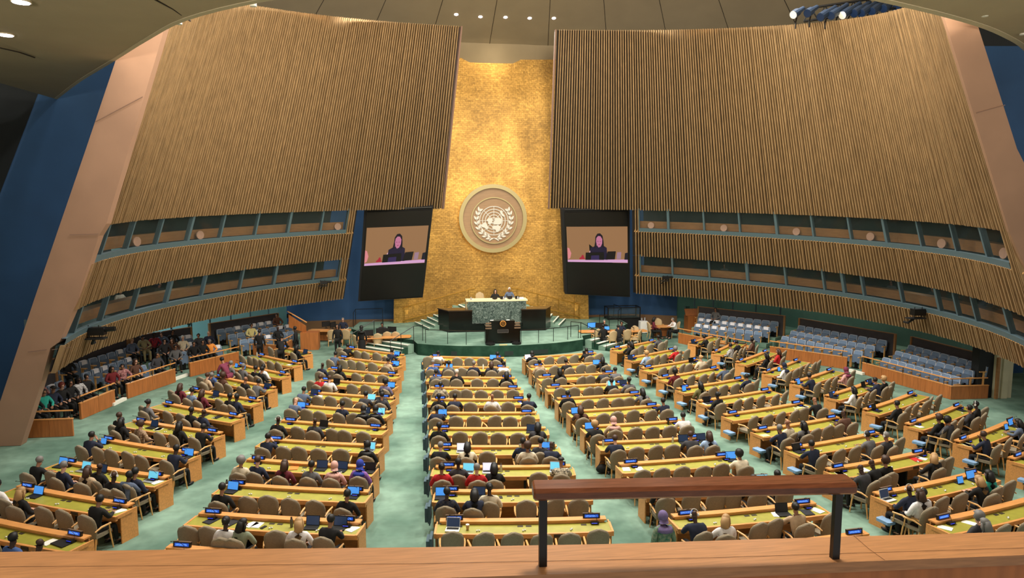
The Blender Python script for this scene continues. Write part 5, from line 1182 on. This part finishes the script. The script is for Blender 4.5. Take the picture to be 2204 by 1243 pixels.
VROWS = [      # box, row, frame+first top, frame+last top, n, base, cover pattern
 ('right box nearest stage', 'back', ('G', 805, 135), ('G', 1412, 205), 10, .6, '0'), ('right box nearest stage', 'middle', ('G', 800, 180), ('G', 1343, 252), 9, .3, '1'), ('right box nearest stage', 'front', ('G', 775, 228), ('G', 1275, 290), 8, 0, '11110000'),
 ('middle right box', 'back', ('H', 295, 240), ('H', 968, 360), 10, .6, '0'), ('middle right box', 'middle', ('H', 233, 285), ('H', 870, 405), 10, .3, '0'), ('middle right box', 'front', ('H', 158, 330), ('H', 768, 450), 9, 0, '0'),
 ('right box nearest gallery', 'back', ('H', 1205, 405), ('H', 1790, 560), 9, .6, '0'), ('right box nearest gallery', 'middle', ('H', 1100, 455), ('H', 1680, 610), 9, .3, '0'), ('right box nearest gallery', 'front', ('H', 995, 510), ('H', 1572, 665), 9, 0, '0'),
 ('left box nearest stage', 'back', ('R', 710, 350), ('R', 1760, 178), 8, .6, '0010111'), ('left box nearest stage', 'middle', ('R', 930, 450), ('R', 1990, 265), 8, .3, '0011'), ('left box nearest stage', 'front', ('R', 1150, 550), ('R', 2040, 390), 7, 0, '0001'),
 ('third left box', 'back', ('Q', 720, 440), ('Q', 1590, 290), 6, .6, '0100'), ('third left box', 'middle', ('Q', 1100, 530), ('Q', 1940, 370), 6, .3, '110'), ('third left box', 'front', ('Q', 1310, 640), ('R', 645, 660), 6, 0, '001'),
 ('second left box', 'back', ('P', 730, 70), ('Q', 480, 520), 8, .6, '0010'), ('second left box', 'middle', ('P', 1080, 150), ('Q', 490, 720), 6, .3, '0110'), ('second left box', 'front', ('P', 1390, 220), ('Q', 960, 800), 5, 0, '0'),
 ('left box nearest gallery', 'back', ('P', 330, 450), ('P', 690, 285), 4, .3, '0110'), ('left box nearest gallery', 'front', ('P', 240, 640), ('P', 1010, 350), 7, 0, '0')]
VS = []
for bx, rw, a, b_, n, base, cv in VROWS:
    base *= .9
    p, q = un(*fpx(*a), base+.86)[:2], un(*fpx(*b_), base+.86)[:2]; v = q-p; v /= np.hypot(*v); nr = np.array([v[1], -v[0]])
    side = 1 if 'right' in bx else -1
    if nr@(np.array([0, 31.])-p) < 0: nr = -nr
    rz = math.atan2(nr[1], nr[0])-math.pi/2; p = p-nr*.22; q = q-nr*.22
    for k in range(n):
        xy = p+(q-p)*(k/(n-1))+nr*.27
        o = use('vs'+cv[k % len(cv)], (xy[0], xy[1], base), rz)
        VS.append([o, xy, base, rz, bx, rw, k, None])
        tag(o, 'blue padded tip-up seat, %s in the %s row, %s' % (ORD[k+1], rw, bx), 'seat', 'blue seats in the side boxes')
    if base or rw == 'front':
        ex = .02 if bx == 'right box nearest gallery' else .35; e0, e1 = p-v*.35+nr*(.62), q+v*(ex-.25 if ex < .1 else ex)+nr*(.62); f1, f0 = q+v*ex-nr*.34, p-v*.35-nr*.34
        if base:
            m = MB(); P4 = [tuple(e0), tuple(e1), tuple(f1), tuple(f0)]
            if (e1-e0)[0]*(f0-e0)[1]-(e1-e0)[1]*(f0-e0)[0] < 0: P4 = P4[::-1]
            m.prism(P4, .02, base); o = m.obj('floor_tier', CARPET); struct(o, 'carpeted %s tier of the %s' % (rw, bx))
    if rw == 'back':
        f0, f1 = p-v*.45-nr*.34, q+v*.45-nr*.34
        t = empty('box_partition', (f0[0], f0[1], 0)); tag(t, 'dark grey partition with wooden cap behind the %s' % bx, 'partition')
        H_ = base+1.2; d = f1-f0; w2 = -nr*.07
        for nm, z0, z1, mm, g in (('panel', .03, H_, DARKG, 0), ('cap', H_, H_+.04, WOODD, .01)):
            m = MB(); m.hexa([(0, 0, z0), (d[0], d[1], z0), (d[0]+w2[0], d[1]+w2[1], z0), (w2[0], w2[1], z0), (0, 0, z1), (d[0], d[1], z1), (d[0]+w2[0], d[1]+w2[1], z1), (w2[0], w2[1], z1)]); m.obj(nm, mm, t)
        m = MB(); m.box((d[0], d[1], H_/2+.02), (.09, .12, H_+.03), math.atan2(d[1], d[0])); m.obj('end_post', WOODD, t)
        m = MB(); m.box((0, 0, H_/2+.02), (.09, .12, H_+.03), math.atan2(d[1], d[0])); m.obj('end_post', WOODD, t)
VP = """P 265 570 s black m black;P 355 535 s black m teal;P 540 455 k black m navy;P 675 395 c red f black;P 775 365 L black m black;P 905 300 s black d P9;P 1010 280 s black m black;P 800 0 s black m black;P 355 310 s black m PA;
Q 200 870 L black m darkred;Q 395 820 s black m PA;Q 640 730 B brown f brown;Q 870 680 s black m darkgrey;Q 490 410 s blond f bluegrey;Q 745 350 k black m khaki;Q 920 310 u black d PB;Q 1110 270 s brown f bluegrey;Q 1250 240 s black m black;
Q 1140 440 s black f darkgrey;Q 1335 350 B brown f brown;Q 1440 350 s white f cream;Q 1345 510 s black m grey;Q 1590 490 s black m black;Q 1720 310 s black m darkgrey;Q 1930 240 b - f navy;Q 1800 430 s black m black;Q 1970 390 s grey m orange;
R 1205 290 s black m yellow;R 1760 310 b - d black;R 1755 80 s black m brown;S 525 275 s black m grey"""
for l in VP.replace('\n', '').split(';'):
    f, x, y, hr, hc, sk, tp = l.split(); px, py = fpx(f, float(x), float(y)); best = None
    for q in VS:
        if q[7]: continue
        hx, hy = pr((*(q[1]+np.array([-math.sin(q[3]), math.cos(q[3])])*-.03), q[2]+1.24)); dd = math.hypot(hx-px, hy-py)
        if best is None or dd < best[0]: best = (dd, q)
    dd, q = best
    if dd > 16: WARN.append(('vip far %.0f' % dd, l, q[4], q[5], q[6]))
    q[7] = True; tm, tn = topmat(tp)
    person((q[1][0], q[1][1], q[2]), q[3]+(-.35 if px < 1000 else .1), random.choice('uul'), hr, hc, sk, tm, 'khaki' if tp == 'khaki' else 'black', 'person with %s, %s, %s seat, %s row, %s' % (hairtxt(hr, hc), tn, ORD[q[6]+1], q[5], q[4]), 'people in the side boxes')
# wooden fronts with rails
FR5 = [('P', [(60, 1118), (765, 1090)], 'left front nearest the gallery', .62, .30), ('P', [(878, 852), (1392, 630)], 'second left front', .62, .30), ('P', [(1578, 540), (2300, 290)], 'third left front', .62, .30),
       ('R', [(40, 1250), (985, 1010)], 'fourth left front', .66, .28), ('R', [(1245, 830), (1705, 860)], 'fifth left front', .62, .30), ('R', [(1855, 790), (2015, 700)], 'sixth left front', .5, .3),
       ('G', [(628, 378), (1235, 505)], 'right front nearest the stage', .60, .30), ('H', [(62, 500), (712, 600)], 'middle right front', .60, .32), ('H', [(838, 638), (1575, 850), (1888, 840)], 'right front nearest the gallery', .56, .32)]
for f, pts, nm, h, rh in FR5:
    W3 = [un(*fpx(f, x, y), 0)[:2] for x, y in pts]; O = W3[0]; t = empty('wooden_barrier', (O[0], O[1], 0)); tag(t, 'low wooden barrier before the seat box, %s' % nm, 'barrier')
    cen = np.array([0, 31.]); W3 = [w+(cen-w)/np.hypot(*(cen-w))*.14 for w in W3]; O = W3[0]; t.location = (O[0], O[1], 0)
    for a, b_ in zip(W3[:-1], W3[1:]):
        d = b_-a; L = np.hypot(*d); u = d/L; n = np.array([u[1], -u[0]]); n = n if n@(a-cen) > 0 else -n
        m = MB(); k = max(2, int(L/1.1))
        for i in range(k):
            c = a+d*((i+.5)/k)+n*.05-O; m.box((c[0], c[1], h/2+.01), (L/k-.012, .08, h), math.atan2(d[1], d[0]))
        m.obj('panel_boards', WOODP, t)
        m = MB(); c = a+d*.5+n*.05-O; m.box((c[0], c[1], h+.02), (L+.02, .10, .03), math.atan2(d[1], d[0])); m.obj('cap', WOOD, t)
    r_ = empty('box_handrail', (O[0], O[1], h)); tag(r_, 'wooden handrail on thin posts above the %s' % nm, 'railing')
    P = [tuple(np.array([*(w-O), rh]) + np.array([0, 0, 0])) for w in W3]; m = MB(); m.tube(P, .028, 6); m.obj('handrail', WOOD, r_)
    tot = W3[-1]-W3[0]
    for a, b_ in zip(W3[:-1], W3[1:]):
        for u in (.06, .5, .94):
            c = a+(b_-a)*u-O; m = MB(); m.tube([(c[0], c[1], .03), (c[0], c[1], rh)], .015, 5); m.obj('post', BLACK, r_)
for f, a, b_, nm in (('P', (1392, 612), (1580, 522), 'second and third left fronts'), ('Q', (1275, 1105), (1545, 1010), 'third and fourth left fronts'), ('R', (740, 830), (1035, 770), 'fourth left front and the seats'), ('H', (715, 600), (835, 632), 'middle and near right fronts'), ('G', (1290, 370), (1400, 392), 'right fronts nearest the stage'), ('G', (1320, 335), (1420, 350), 'seats beside the right aisle step')):
    p, q = un(*fpx(f, *a), .1), un(*fpx(f, *b_), .1); m = MB(); d = q-p; m.box(((p+q)[0]/2, (p+q)[1]/2, .07), (np.hypot(d[0], d[1]), .16, .12), math.atan2(d[1], d[0])); struct(m.obj('trim_%d' % (20+int(a[0]) % 60), NOSE), 'white step edge between the '+nm)
# ------------------------------------------------------------------ standing people
STAND = """R 1405 385 s s black m black - 0;R 1835 500 w s black m black - 0;Z 910 258 s s black d black - 1.6;U 1140 425 s L black m black - 3.0;U 1500 445 s h black m black k 0;R 690 920 w s black m burgundy - .9;
I 487 735 s h lilac m PC k .2;S 535 70 s s black m darkgrey - 2.6;Q 1570 65 s s black d greygreen - -1.0"""
SD = ['person standing in black suit by the left stage-end box, facing the seats', 'person in black suit bending at the left desk front', 'person in long black coat standing by the left side lectern', 'person with long dark hair in black dress standing beside the left monitor table',
      'person in long black headscarf and coat standing by the stage steps', 'person in burgundy suit leaning over the desk by the left wooden front', 'person in lilac headscarf and green patterned top standing at a desk end',
      'person standing behind the glass partition on the right', 'person in grey-green uniform standing behind the left partition']
for l, lab in zip(STAND.replace('\n', '').split(';'), SD):
    f, x, y, ps, hr, hc, sk, tp, fl, rz = l.split(); ho = head_off(ps); p = un(*fpx(f, float(x), float(y)), ho[2]+(.0 if f != 'S' else .0))
    if f == 'S': p = un(*fpx(f, 535, 250), 0); 
    rz = float(rz); c, s_ = math.cos(rz), math.sin(rz)
    person((p[0]-(ho[0]*c-ho[1]*s_ if f != 'S' else 0), p[1]-(ho[0]*s_+ho[1]*c if f != 'S' else 0), 0), rz, ps, hr, hc, sk, topmat(tp)[0], 'black' if tp != 'burgundy' else 'burgundy', lab, None, skirt=(fl == 'k'))
# ------------------------------------------------------------------ people at the podium
for x, y, hr, hc, tp, lab in ((1133, 232, 'L', 'black', 'black', 'person with long dark hair in black seated at the podium desktop'), (1285, 212, 's', 'white', 'bluegrey', 'person with white hair in blue-grey suit seated at the podium desktop')):
    Y = 42.75; p = unY(*fpx('T', x, y), Y); ho = POSES['u']['hd']
    person((p[0], p[1], p[2]-ho[2]), math.pi, 'u', hr, hc, 'f' if hr == 'L' else 'm', cm(tp), 'black', lab, 'people at the podium')
    o = use('tchair', (p[0], p[1]+.05, p[2]-ho[2]), math.pi); tag(o, 'beige armchair behind the podium under the person in %s' % tp, 'chair', 'podium chairs')
p = unY(*fpx('T', 968, 285), 42.9); o = use('tchair', (p[0], p[1], p[2]-.80), math.pi); tag(o, 'empty tan armchair at the left of the podium desktop', 'chair', 'podium chairs')
ztop = SH+1.90
for x, w, nm in ((1125, .3, 'before the person in black'), (1205, .28, 'between the two podium people'), (1287, .3, 'before the white-haired person'), (1365, .26, 'at the right end of the podium')):
    p = unY(*fpx('T', x, 300), 41.9); t = empty('desk_monitor', (p[0], 41.8, ztop)); tag(t, 'small black monitor %s' % nm, 'monitor'); m = MB(); m.box((0, 0, .11), (w, .03, .17), rx=R(15)); m.obj('screen_back', BLACK, t); m = MB(); m.box((0, .03, .01), (.14, .12, .02)); m.obj('foot', BLACK, t)
for x, nm in ((870, 'at the left end of the podium'), (1222, 'between the two podium people'), (1375, 'at the right of the podium')):
    p = unY(*fpx('T', x, 305), 41.75); t = empty('water_carafe', (p[0], 41.72, ztop)); tag(t, 'silver water carafe with glasses %s' % nm, 'carafe'); m = MB(); m.tube([(0, 0, 0), (0, 0, .10), (0, 0, .15), (0, 0, .19)], [.05, .055, .025, .035], 10); m.obj('jug', SILV, t); m = MB(); m.tube([(.11, .02, 0), (.11, .02, .11)], .03, 8); m.obj('glass', WHITE, t)
p = unY(*fpx('T', 1410, 285), 41.9); m = MB(); m.box((0, 0, .05), (.32, .24, .012), rx=.35); o = m.obj('sheet_of_paper', PAPER); o.location = (p[0], 41.9, ztop); tag(o, 'white papers at the right end of the podium desktop', 'paper')
# ------------------------------------------------------------------ side tables of the secretariat
def table(px, w, d, rz, lab, group='secretariat tables'):
    p = un(*px, .74); t = empty('side_table', (p[0], p[1], 0)); t.rotation_euler = (0, 0, rz); tag(t, lab, 'table', group)
    m = MB(); m.prism([(-w/2, -d/2), (w/2, -d/2), (w/2+.1, 0), (w/2, d/2), (-w/2, d/2), (-w/2-.1, 0)], .70, .745); m.obj('tabletop', WOOD, t)
    m = MB(); m.box((0, d*.3, .38), (w*.9, .04, .66)); m.obj('modesty_panel', WOODP, t)
    for s in (-1, 1):
        m = MB(); m.box((s*w*.42, 0, .35), (.07, d*.6, .70)); m.obj('leg', BLACK, t)
    return p
def monitor(f, x, y, h, rz, lab, scr=None, w=.52):
    p = un(*fpx(f, x, y), h+.28); t = empty('monitor', (p[0], p[1], h)); t.rotation_euler = (0, 0, rz); tag(t, lab, 'monitor', 'monitors on the side tables')
    m = MB(); m.box((0, 0, .28), (w, .04, .32)); m.obj('casing', BLACK, t); m = MB(); m.box((0, -.022, .28), (w*.93, .006, .28)); m.obj('panel', scr or BLACKM, t)
    m = MB(); m.tube([(0, .02, .01), (0, .02, .2)], .02, 6); m.box((0, 0, .008), (.22, .16, .016)); m.obj('stand', BLACK, t)
def tchair(f, x, y, rz, lab):
    p = un(*fpx(f, x, y), .95); o = use('tchair', (p[0], p[1], 0), rz); o.location = (p[0]-.3*math.sin(rz)*1, p[1]+.3*math.cos(rz), 0); tag(o, lab, 'chair', 'beige armchairs at the side tables'); return o
table(fpx('U', 1030, 480), 2.4, .8, -.15, 'wooden side table with two monitors by the left blue wall')
table(fpx('U', 1840, 580), 2.9, .8, .05, 'wooden monitor table beside the left stage steps')
table(fpx('K', 480, 285), 4.0, .8, -.05, 'long wooden table beside the right stage steps')
table(fpx('K', 1200, 215), 1.3, .75, -.1, 'small wooden table by the right blue wall')
for x, y, rz, l in ((1060, 490, .1, 'beige armchair left of the standing person at the left side table'), (1265, 485, -.1, 'beige armchair right of the standing person at the left side table'), (1390, 565, -.9, 'beige armchair half hidden behind the person in long coat'),
                    (1740, 545, .1, 'beige armchair, left of three at the left monitor table'), (1880, 520, .05, 'beige armchair, middle of three at the left monitor table'), (2005, 520, -.1, 'beige armchair, right of three at the left monitor table')):
    tchair('U', x, y, rz, l)
for x, y, rz, l in ((265, 275, .15, 'beige armchair nearest the right stage steps'), (490, 300, .1, 'beige armchair, second from the right stage steps'), (700, 280, 0, 'beige armchair, third from the right stage steps'), (890, 285, .9, 'beige armchair at the right end of the long side table'),
                    (800, 225, math.pi, 'beige armchair behind the long side table, facing the hall'), (1000, 170, -1.5, 'beige armchair at the left of the small right table'), (1145, 115, math.pi, 'beige armchair behind the small right table'), (1465, 165, 1.5, 'beige armchair at the right of the small right table')):
    tchair('K', x, y, rz, l)
monitor('U', 975, 390, .745, .5, 'black monitor at the left of the left side table'); monitor('U', 1078, 400, .745, 1.0, 'black monitor turned sideways on the left side table')
monitor('U', 1610, 520, .745, .3, 'black monitor nearest the person in long coat'); monitor('U', 1815, 495, .745, 0, 'wide black monitor in the middle of the left monitor table', None, .75); monitor('U', 1955, 470, .745, -.3, 'black monitor at the right of the left monitor table')
monitor('K', 165, 200, .745, .2, 'monitor with bright blue screen beside the right stage steps', SCRB, .6); monitor('K', 280, 205, .745, 0, 'black monitor next to the blue screen on the right table')
def sit(f, x, y, rz, ps, hr, hc, sk, tp, lab):
    ho = head_off(ps); p = un(*fpx(f, x, y), ho[2]); c, s_ = math.cos(rz), math.sin(rz); person((p[0]-(ho[0]*c-ho[1]*s_), p[1]-(ho[0]*s_+ho[1]*c), 0), rz, ps, hr, hc, sk, cm(tp), 'black', lab, 'people at the side tables')
sit('U', 1225, 325, math.pi, 'u', 's', 'grey', 'f', 'navy', 'person in open navy suit and white shirt behind the left side table')
sit('U', 1808, 400, math.pi, 't', 's', 'black', 'm', 'darkgrey', 'person in dark suit looking down behind the left monitor table')
sit('K', 330, 215, .3, 'u', 's', 'black', 'd', 'black', 'person in black seen from behind beside the blue screen on the right')
sit('K', 350, 150, math.pi, 'u', 's', 'grey', 'f', 'black', 'person seated behind the monitors on the right table')
sit('K', 555, 225, .1, 't', 's', 'black', 'm', 'black', 'person in black seen from behind at the long right table')
sit('K', 605, 172, math.pi, 'u', 's', 'black', 'm', 'navy', 'person in navy suit facing the hall at the long right table')
sit('K', 1100, 110, -1.9, 'u', 'L', 'black', 'm', 'maroon', 'person with long dark hair at the small right table')
sit('K', 1365, 122, 1.7, 't', 's', 'grey', 'f', 'white', 'person in white shirt at the small right table')
o = use('lap_b', (*un(*fpx('K', 400, 255), .85)[:2], .745), .1); tag(o, 'laptop with blue screen on the long right side table', 'laptop', 'computers on the desks')
# glazed black booth and trolley by the right blue wall, side lectern on the left
p = un(*fpx('K', 660, 275), 0); t = empty('glazed_booth', (p[0], p[1]+.3, 0)); tag(t, 'black framed glass booth by the right blue wall', 'booth')
m = MB()
for x in (-1.1, 1.1):
    for y in (0, .9): m.box((x, y, .75), (.06, .06, 1.5))
for y in (0, .9):
    for z in (.03, .75, 1.47): m.box((0, y, z), (2.2, .05, .05))
for x in (-1.1, 1.1):
    for z in (.75, 1.47): m.box((x, .45, z), (.05, .9, .05))
m.obj('frame', BLACK, t); m = MB(); m.box((0, .02, .39), (2.16, .03, .68)); m.obj('lower_panel', BLACKM, t); m = MB(); m.box((0, .45, .78), (2.0, .7, .04)); m.obj('shelf', BLACKM, t)
m = MB(); m.box((0, .0, 1.1), (2.14, .01, .66)); m.obj('glass_pane', GLASS, t)
p = un(*fpx('K', 925, 320), 0); t = empty('trolley', (p[0], p[1], 0)); tag(t, 'white trolley with carafes by the right blue wall', 'trolley'); m = MB(); m.box((0, 0, .42), (.5, .4, .75)); m.obj('cabinet', WHITE, t); m = MB(); m.tube([(-.1, 0, .8), (-.1, 0, 1.0)], .05, 8); m.tube([(.1, 0, .8), (.1, 0, 1.02)], .05, 8); m.obj('carafes', SILV, t)
p = un(*fpx('U', 735, 775), 0); t = empty('side_lectern', (p[0], p[1]+.3, 0)); tag(t, 'wooden lectern box with slanted side panel by the left blue wall', 'lectern')
m = MB(); m.box((0, 0, .5), (1.0, .7, 1.0)); m.obj('base', WOODP, t); m = MB(); m.hexa([(-1.2, .2, 1.25), (-.2, -.1, .95), (-.2, 0, .95), (-1.2, .3, 1.25), (-1.2, .2, 2.0), (-.2, -.1, 1.35), (-.2, 0, 1.35), (-1.2, .3, 2.0)]); m.obj('slanted_panel', WOODP, t)
m = MB(); m.tube([(-1.25, .22, 2.18), (-.15, -.05, 1.55)], .035, 6); m.obj('handrail', WOOD, t)

p = un(*fpx('S', 90, 590), 0); t = empty('side_lectern', (p[0]+.1, p[1]-.1, 0)); tag(t, 'wooden lectern with sloping top at the stage end of the right box', 'lectern'); m = MB(); m.box((0, 0, .55), (.7, .7, 1.1)); m.obj('base', WOODP, t); m = MB(); m.box((0, -.02, 1.3), (.9, .06, .5), rx=R(-35)); m.obj('slanted_panel', WOODP, t)
for f, x, y, l in (('U', 415, 265, 'left'), ('S', 30, 230, 'right')):
    Y = 45.6; p = unY(*fpx(f, x, y), Y); t = empty('wall_telephone', (p[0]+.1, 45.5, p[2])); tag(t, 'small black box on a bracket on the %s blue wall' % l, 'wall box'); m = MB(); m.box((0, 0, 0), (.3, .3, .25)); m.obj('case', BLACK, t); m = MB(); m.box((0, .2, -.2), (.05, .5, .05)); m.obj('bracket', BLACK, t)
p = un(1298, 1020, 0); t = empty('handbag', (p[0], p[1]+.1, 0)); tag(t, 'black handbag on the carpet beside the fourth desk block', 'bag'); m = MB(); m.smooth = True; m.ball((0, 0, .14), (.20, .12, .14), 10, 7); m.obj('body', BLACKM, t); m = MB(); m.tube([(-.12, 0, .24), (-.06, 0, .36), (.06, 0, .36), (.12, 0, .24)], .012, 5); m.obj('handles', BLACKM, t)
p = un(*fpx('I', 1365, 270), 0); t = empty('backpack', (p[0], p[1], 0)); tag(t, 'black backpack standing by the end of the fifth desk block', 'bag'); m = MB(); m.smooth = True; m.ball((0, 0, .22), (.16, .12, .23), 10, 7); m.obj('body', BLACKM, t); m = MB(); m.tube([(0, -.1, .15), (0, -.14, .25), (0, -.08, .4)], .015, 5); m.obj('strap', BLACK, t)
# ------------------------------------------------------------------ remote cameras and stage lamps
for side, x, dzv, nm in ((-1, 190, -.25, 'nearest the left fin'), (-1, 692, -.2, 'left of the left screen'), (1, 1435, -.2, 'right of the right screen'), (1, 1988, -.25, 'far along the right wall')):
    a = angle_for(side, 'G2', x); p = wall(side, a, 'G2', dzv-.1, -.45); t = empty('remote_camera', tuple(p)); tag(t, 'black remote camera on the lower slat band, %s' % nm, 'camera')
    k = 1.0 if x < 600 or x > 1500 else .7
    m = MB(); m.box((0, 0, .15*k), (.55*k, .3*k, .28*k)); m.tube([(.25*k, 0, .2*k), (.62*k, 0, .22*k)], .09*k, 10); m.obj('camera_body', BLACK, t)
    m = MB(); m.box((-.1*k, 0, -.12*k), (.75*k, .35*k, .05*k)); m.tube([(-.1*k, .0, -.1*k), (-.3*k, .2*k, -.35*k), (-.3*k, .45*k, -.35*k)], .05*k, 6); m.obj('mount', BLACKM, t)
    for q in (-.25, .1): 
        m = MB(); m.tube([(q*k, -.1*k, -.1*k), (q*k, -.1*k, .38*k)], .02*k, 5); m.obj('cage_bar', BLACKM, t)
LB = mat('lamp_body_blue', (.11, .16, .23), .4); 
for i, (x, y, L) in enumerate(((1718, 25, .7), (1748, 22, .7), (1782, 26, 1.1), (1806, 22, 1.2), (1832, 20, 1.3), (1855, 17, 1.2), (1872, 16, 1.3), (1893, 13, 1.2), (1915, 9, 1.0), (1940, 10, .8))):
    p = unY(x, y, 27.2); t = empty('stage_lamp', tuple(p)); tag(t, 'dark blue theatre lamp above the right slat wall, %s from left' % ORD[i+1], 'stage lamp', 'theatre lamps above the right slat wall')
    d = np.array([.78, .35, .48])*L*.5; m = MB(); m.tube([tuple(-d), tuple(-d*.2), tuple(d*.2), tuple(d)], [.17, .16, .11, .09], 12); m.obj('barrel', LB, t)
    m = MB(); m.tube([tuple(-d*1.03), tuple(-d)], .155, 12); m.obj('lens', WHITE if i in (0, 4) else SCRD, t)
    m = MB(); m.tube([(0, 0, 0), (.05, .25, -.35), (.05, .25, -.6)], .03, 5); m.obj('yoke', BLACK, t)
t = empty('lamp_truss', tuple(unY(1850, 32, 27.6))); tag(t, 'black truss carrying the theatre lamps above the right slat wall', 'truss'); O = np.array(t.location)
a, b_ = unY(1730, 46, 27.9)-O, unY(1975, 10, 26.9)-O; m = MB(); m.tube([tuple(a), tuple(b_)], .05, 6); m.tube([tuple(a+[0, 0, .5]), tuple(b_+[0, 0, .5])], .05, 6)
for k in range(9): c = a+(b_-a)*k/8; c2 = a+(b_-a)*min(1, (k+.5)/8); m.tube([tuple(c), tuple(c2+[0, 0, .5])], .03, 5); m.tube([tuple(c2+[0, 0, .5]), tuple(a+(b_-a)*min(1, (k+1)/8))], .03, 5)
m.obj('lattice', BLACK, t)
# people and lit desks in the lower booths
for side, x, hr, tp in ((-1, 318, 'L', 'cream'), (-1, 392, 's', 'black'), (-1, 455, 's', 'black'), (1, 1545, 's', 'grey'), (1, 1880, 'L', 'grey'), (1, 1960, 's', 'black')):
    a = angle_for(side, 'G2', x); p = wall(side, a, 'G2', -.62, 1.15); rz = math.atan2(24-p[1], -p[0])-math.pi/2
    person(tuple(p), rz, 'u', hr, 'black', 'm', cm(tp), 'black', 'person with %s hair in %s behind the %s booth glass, %s' % ({'L': 'long', 's': 'short'}[hr], tp, 'left' if side < 0 else 'right', {318: 'third window', 205: 'near the fin', 392: 'by the bright lamp', 455: 'fifth window', 1545: 'second window', 1880: 'middle windows', 1960: 'eighth window'}[x]), 'people in the lower booths')
for side, x in ((-1, 392), (-1, 330), (1, 1655), (1, 1950)):
    a = angle_for(side, 'G2', x); p = wall(side, a, 'G2', 1.3, 1.2); lamp('booth_lamp', 'POINT', tuple(p), (0, 0, 0), 16, (.85, .95, 1), .1)
for k_, t in list(PRO.items()):
    if t.get('_free'):
        for ch in KIDS[t.name]:
            for g in KIDS.get(ch.name, ()): bpy.data.objects.remove(g)
            bpy.data.objects.remove(ch)
        bpy.data.objects.remove(t)
for k_, me in [(m_.name, m_) for m_ in bpy.data.meshes if m_.users == 0]: bpy.data.meshes.remove(me)
dup = {}
for o in COL.objects:
    if o.parent is None and o.get('label'): dup.setdefault(o['label'], []).append(o)
for lb, os_ in dup.items():
    if len(os_) > 1:
        os_.sort(key=lambda o: o.matrix_world.translation.x if o.matrix_world.translation.x else o.location.x)
        for i, o in enumerate(os_): o['label'] = lb+((', left one', ', right one')[i] if len(os_) == 2 else (', left', ', middle', ', right', ', far right')[min(i, 3)])
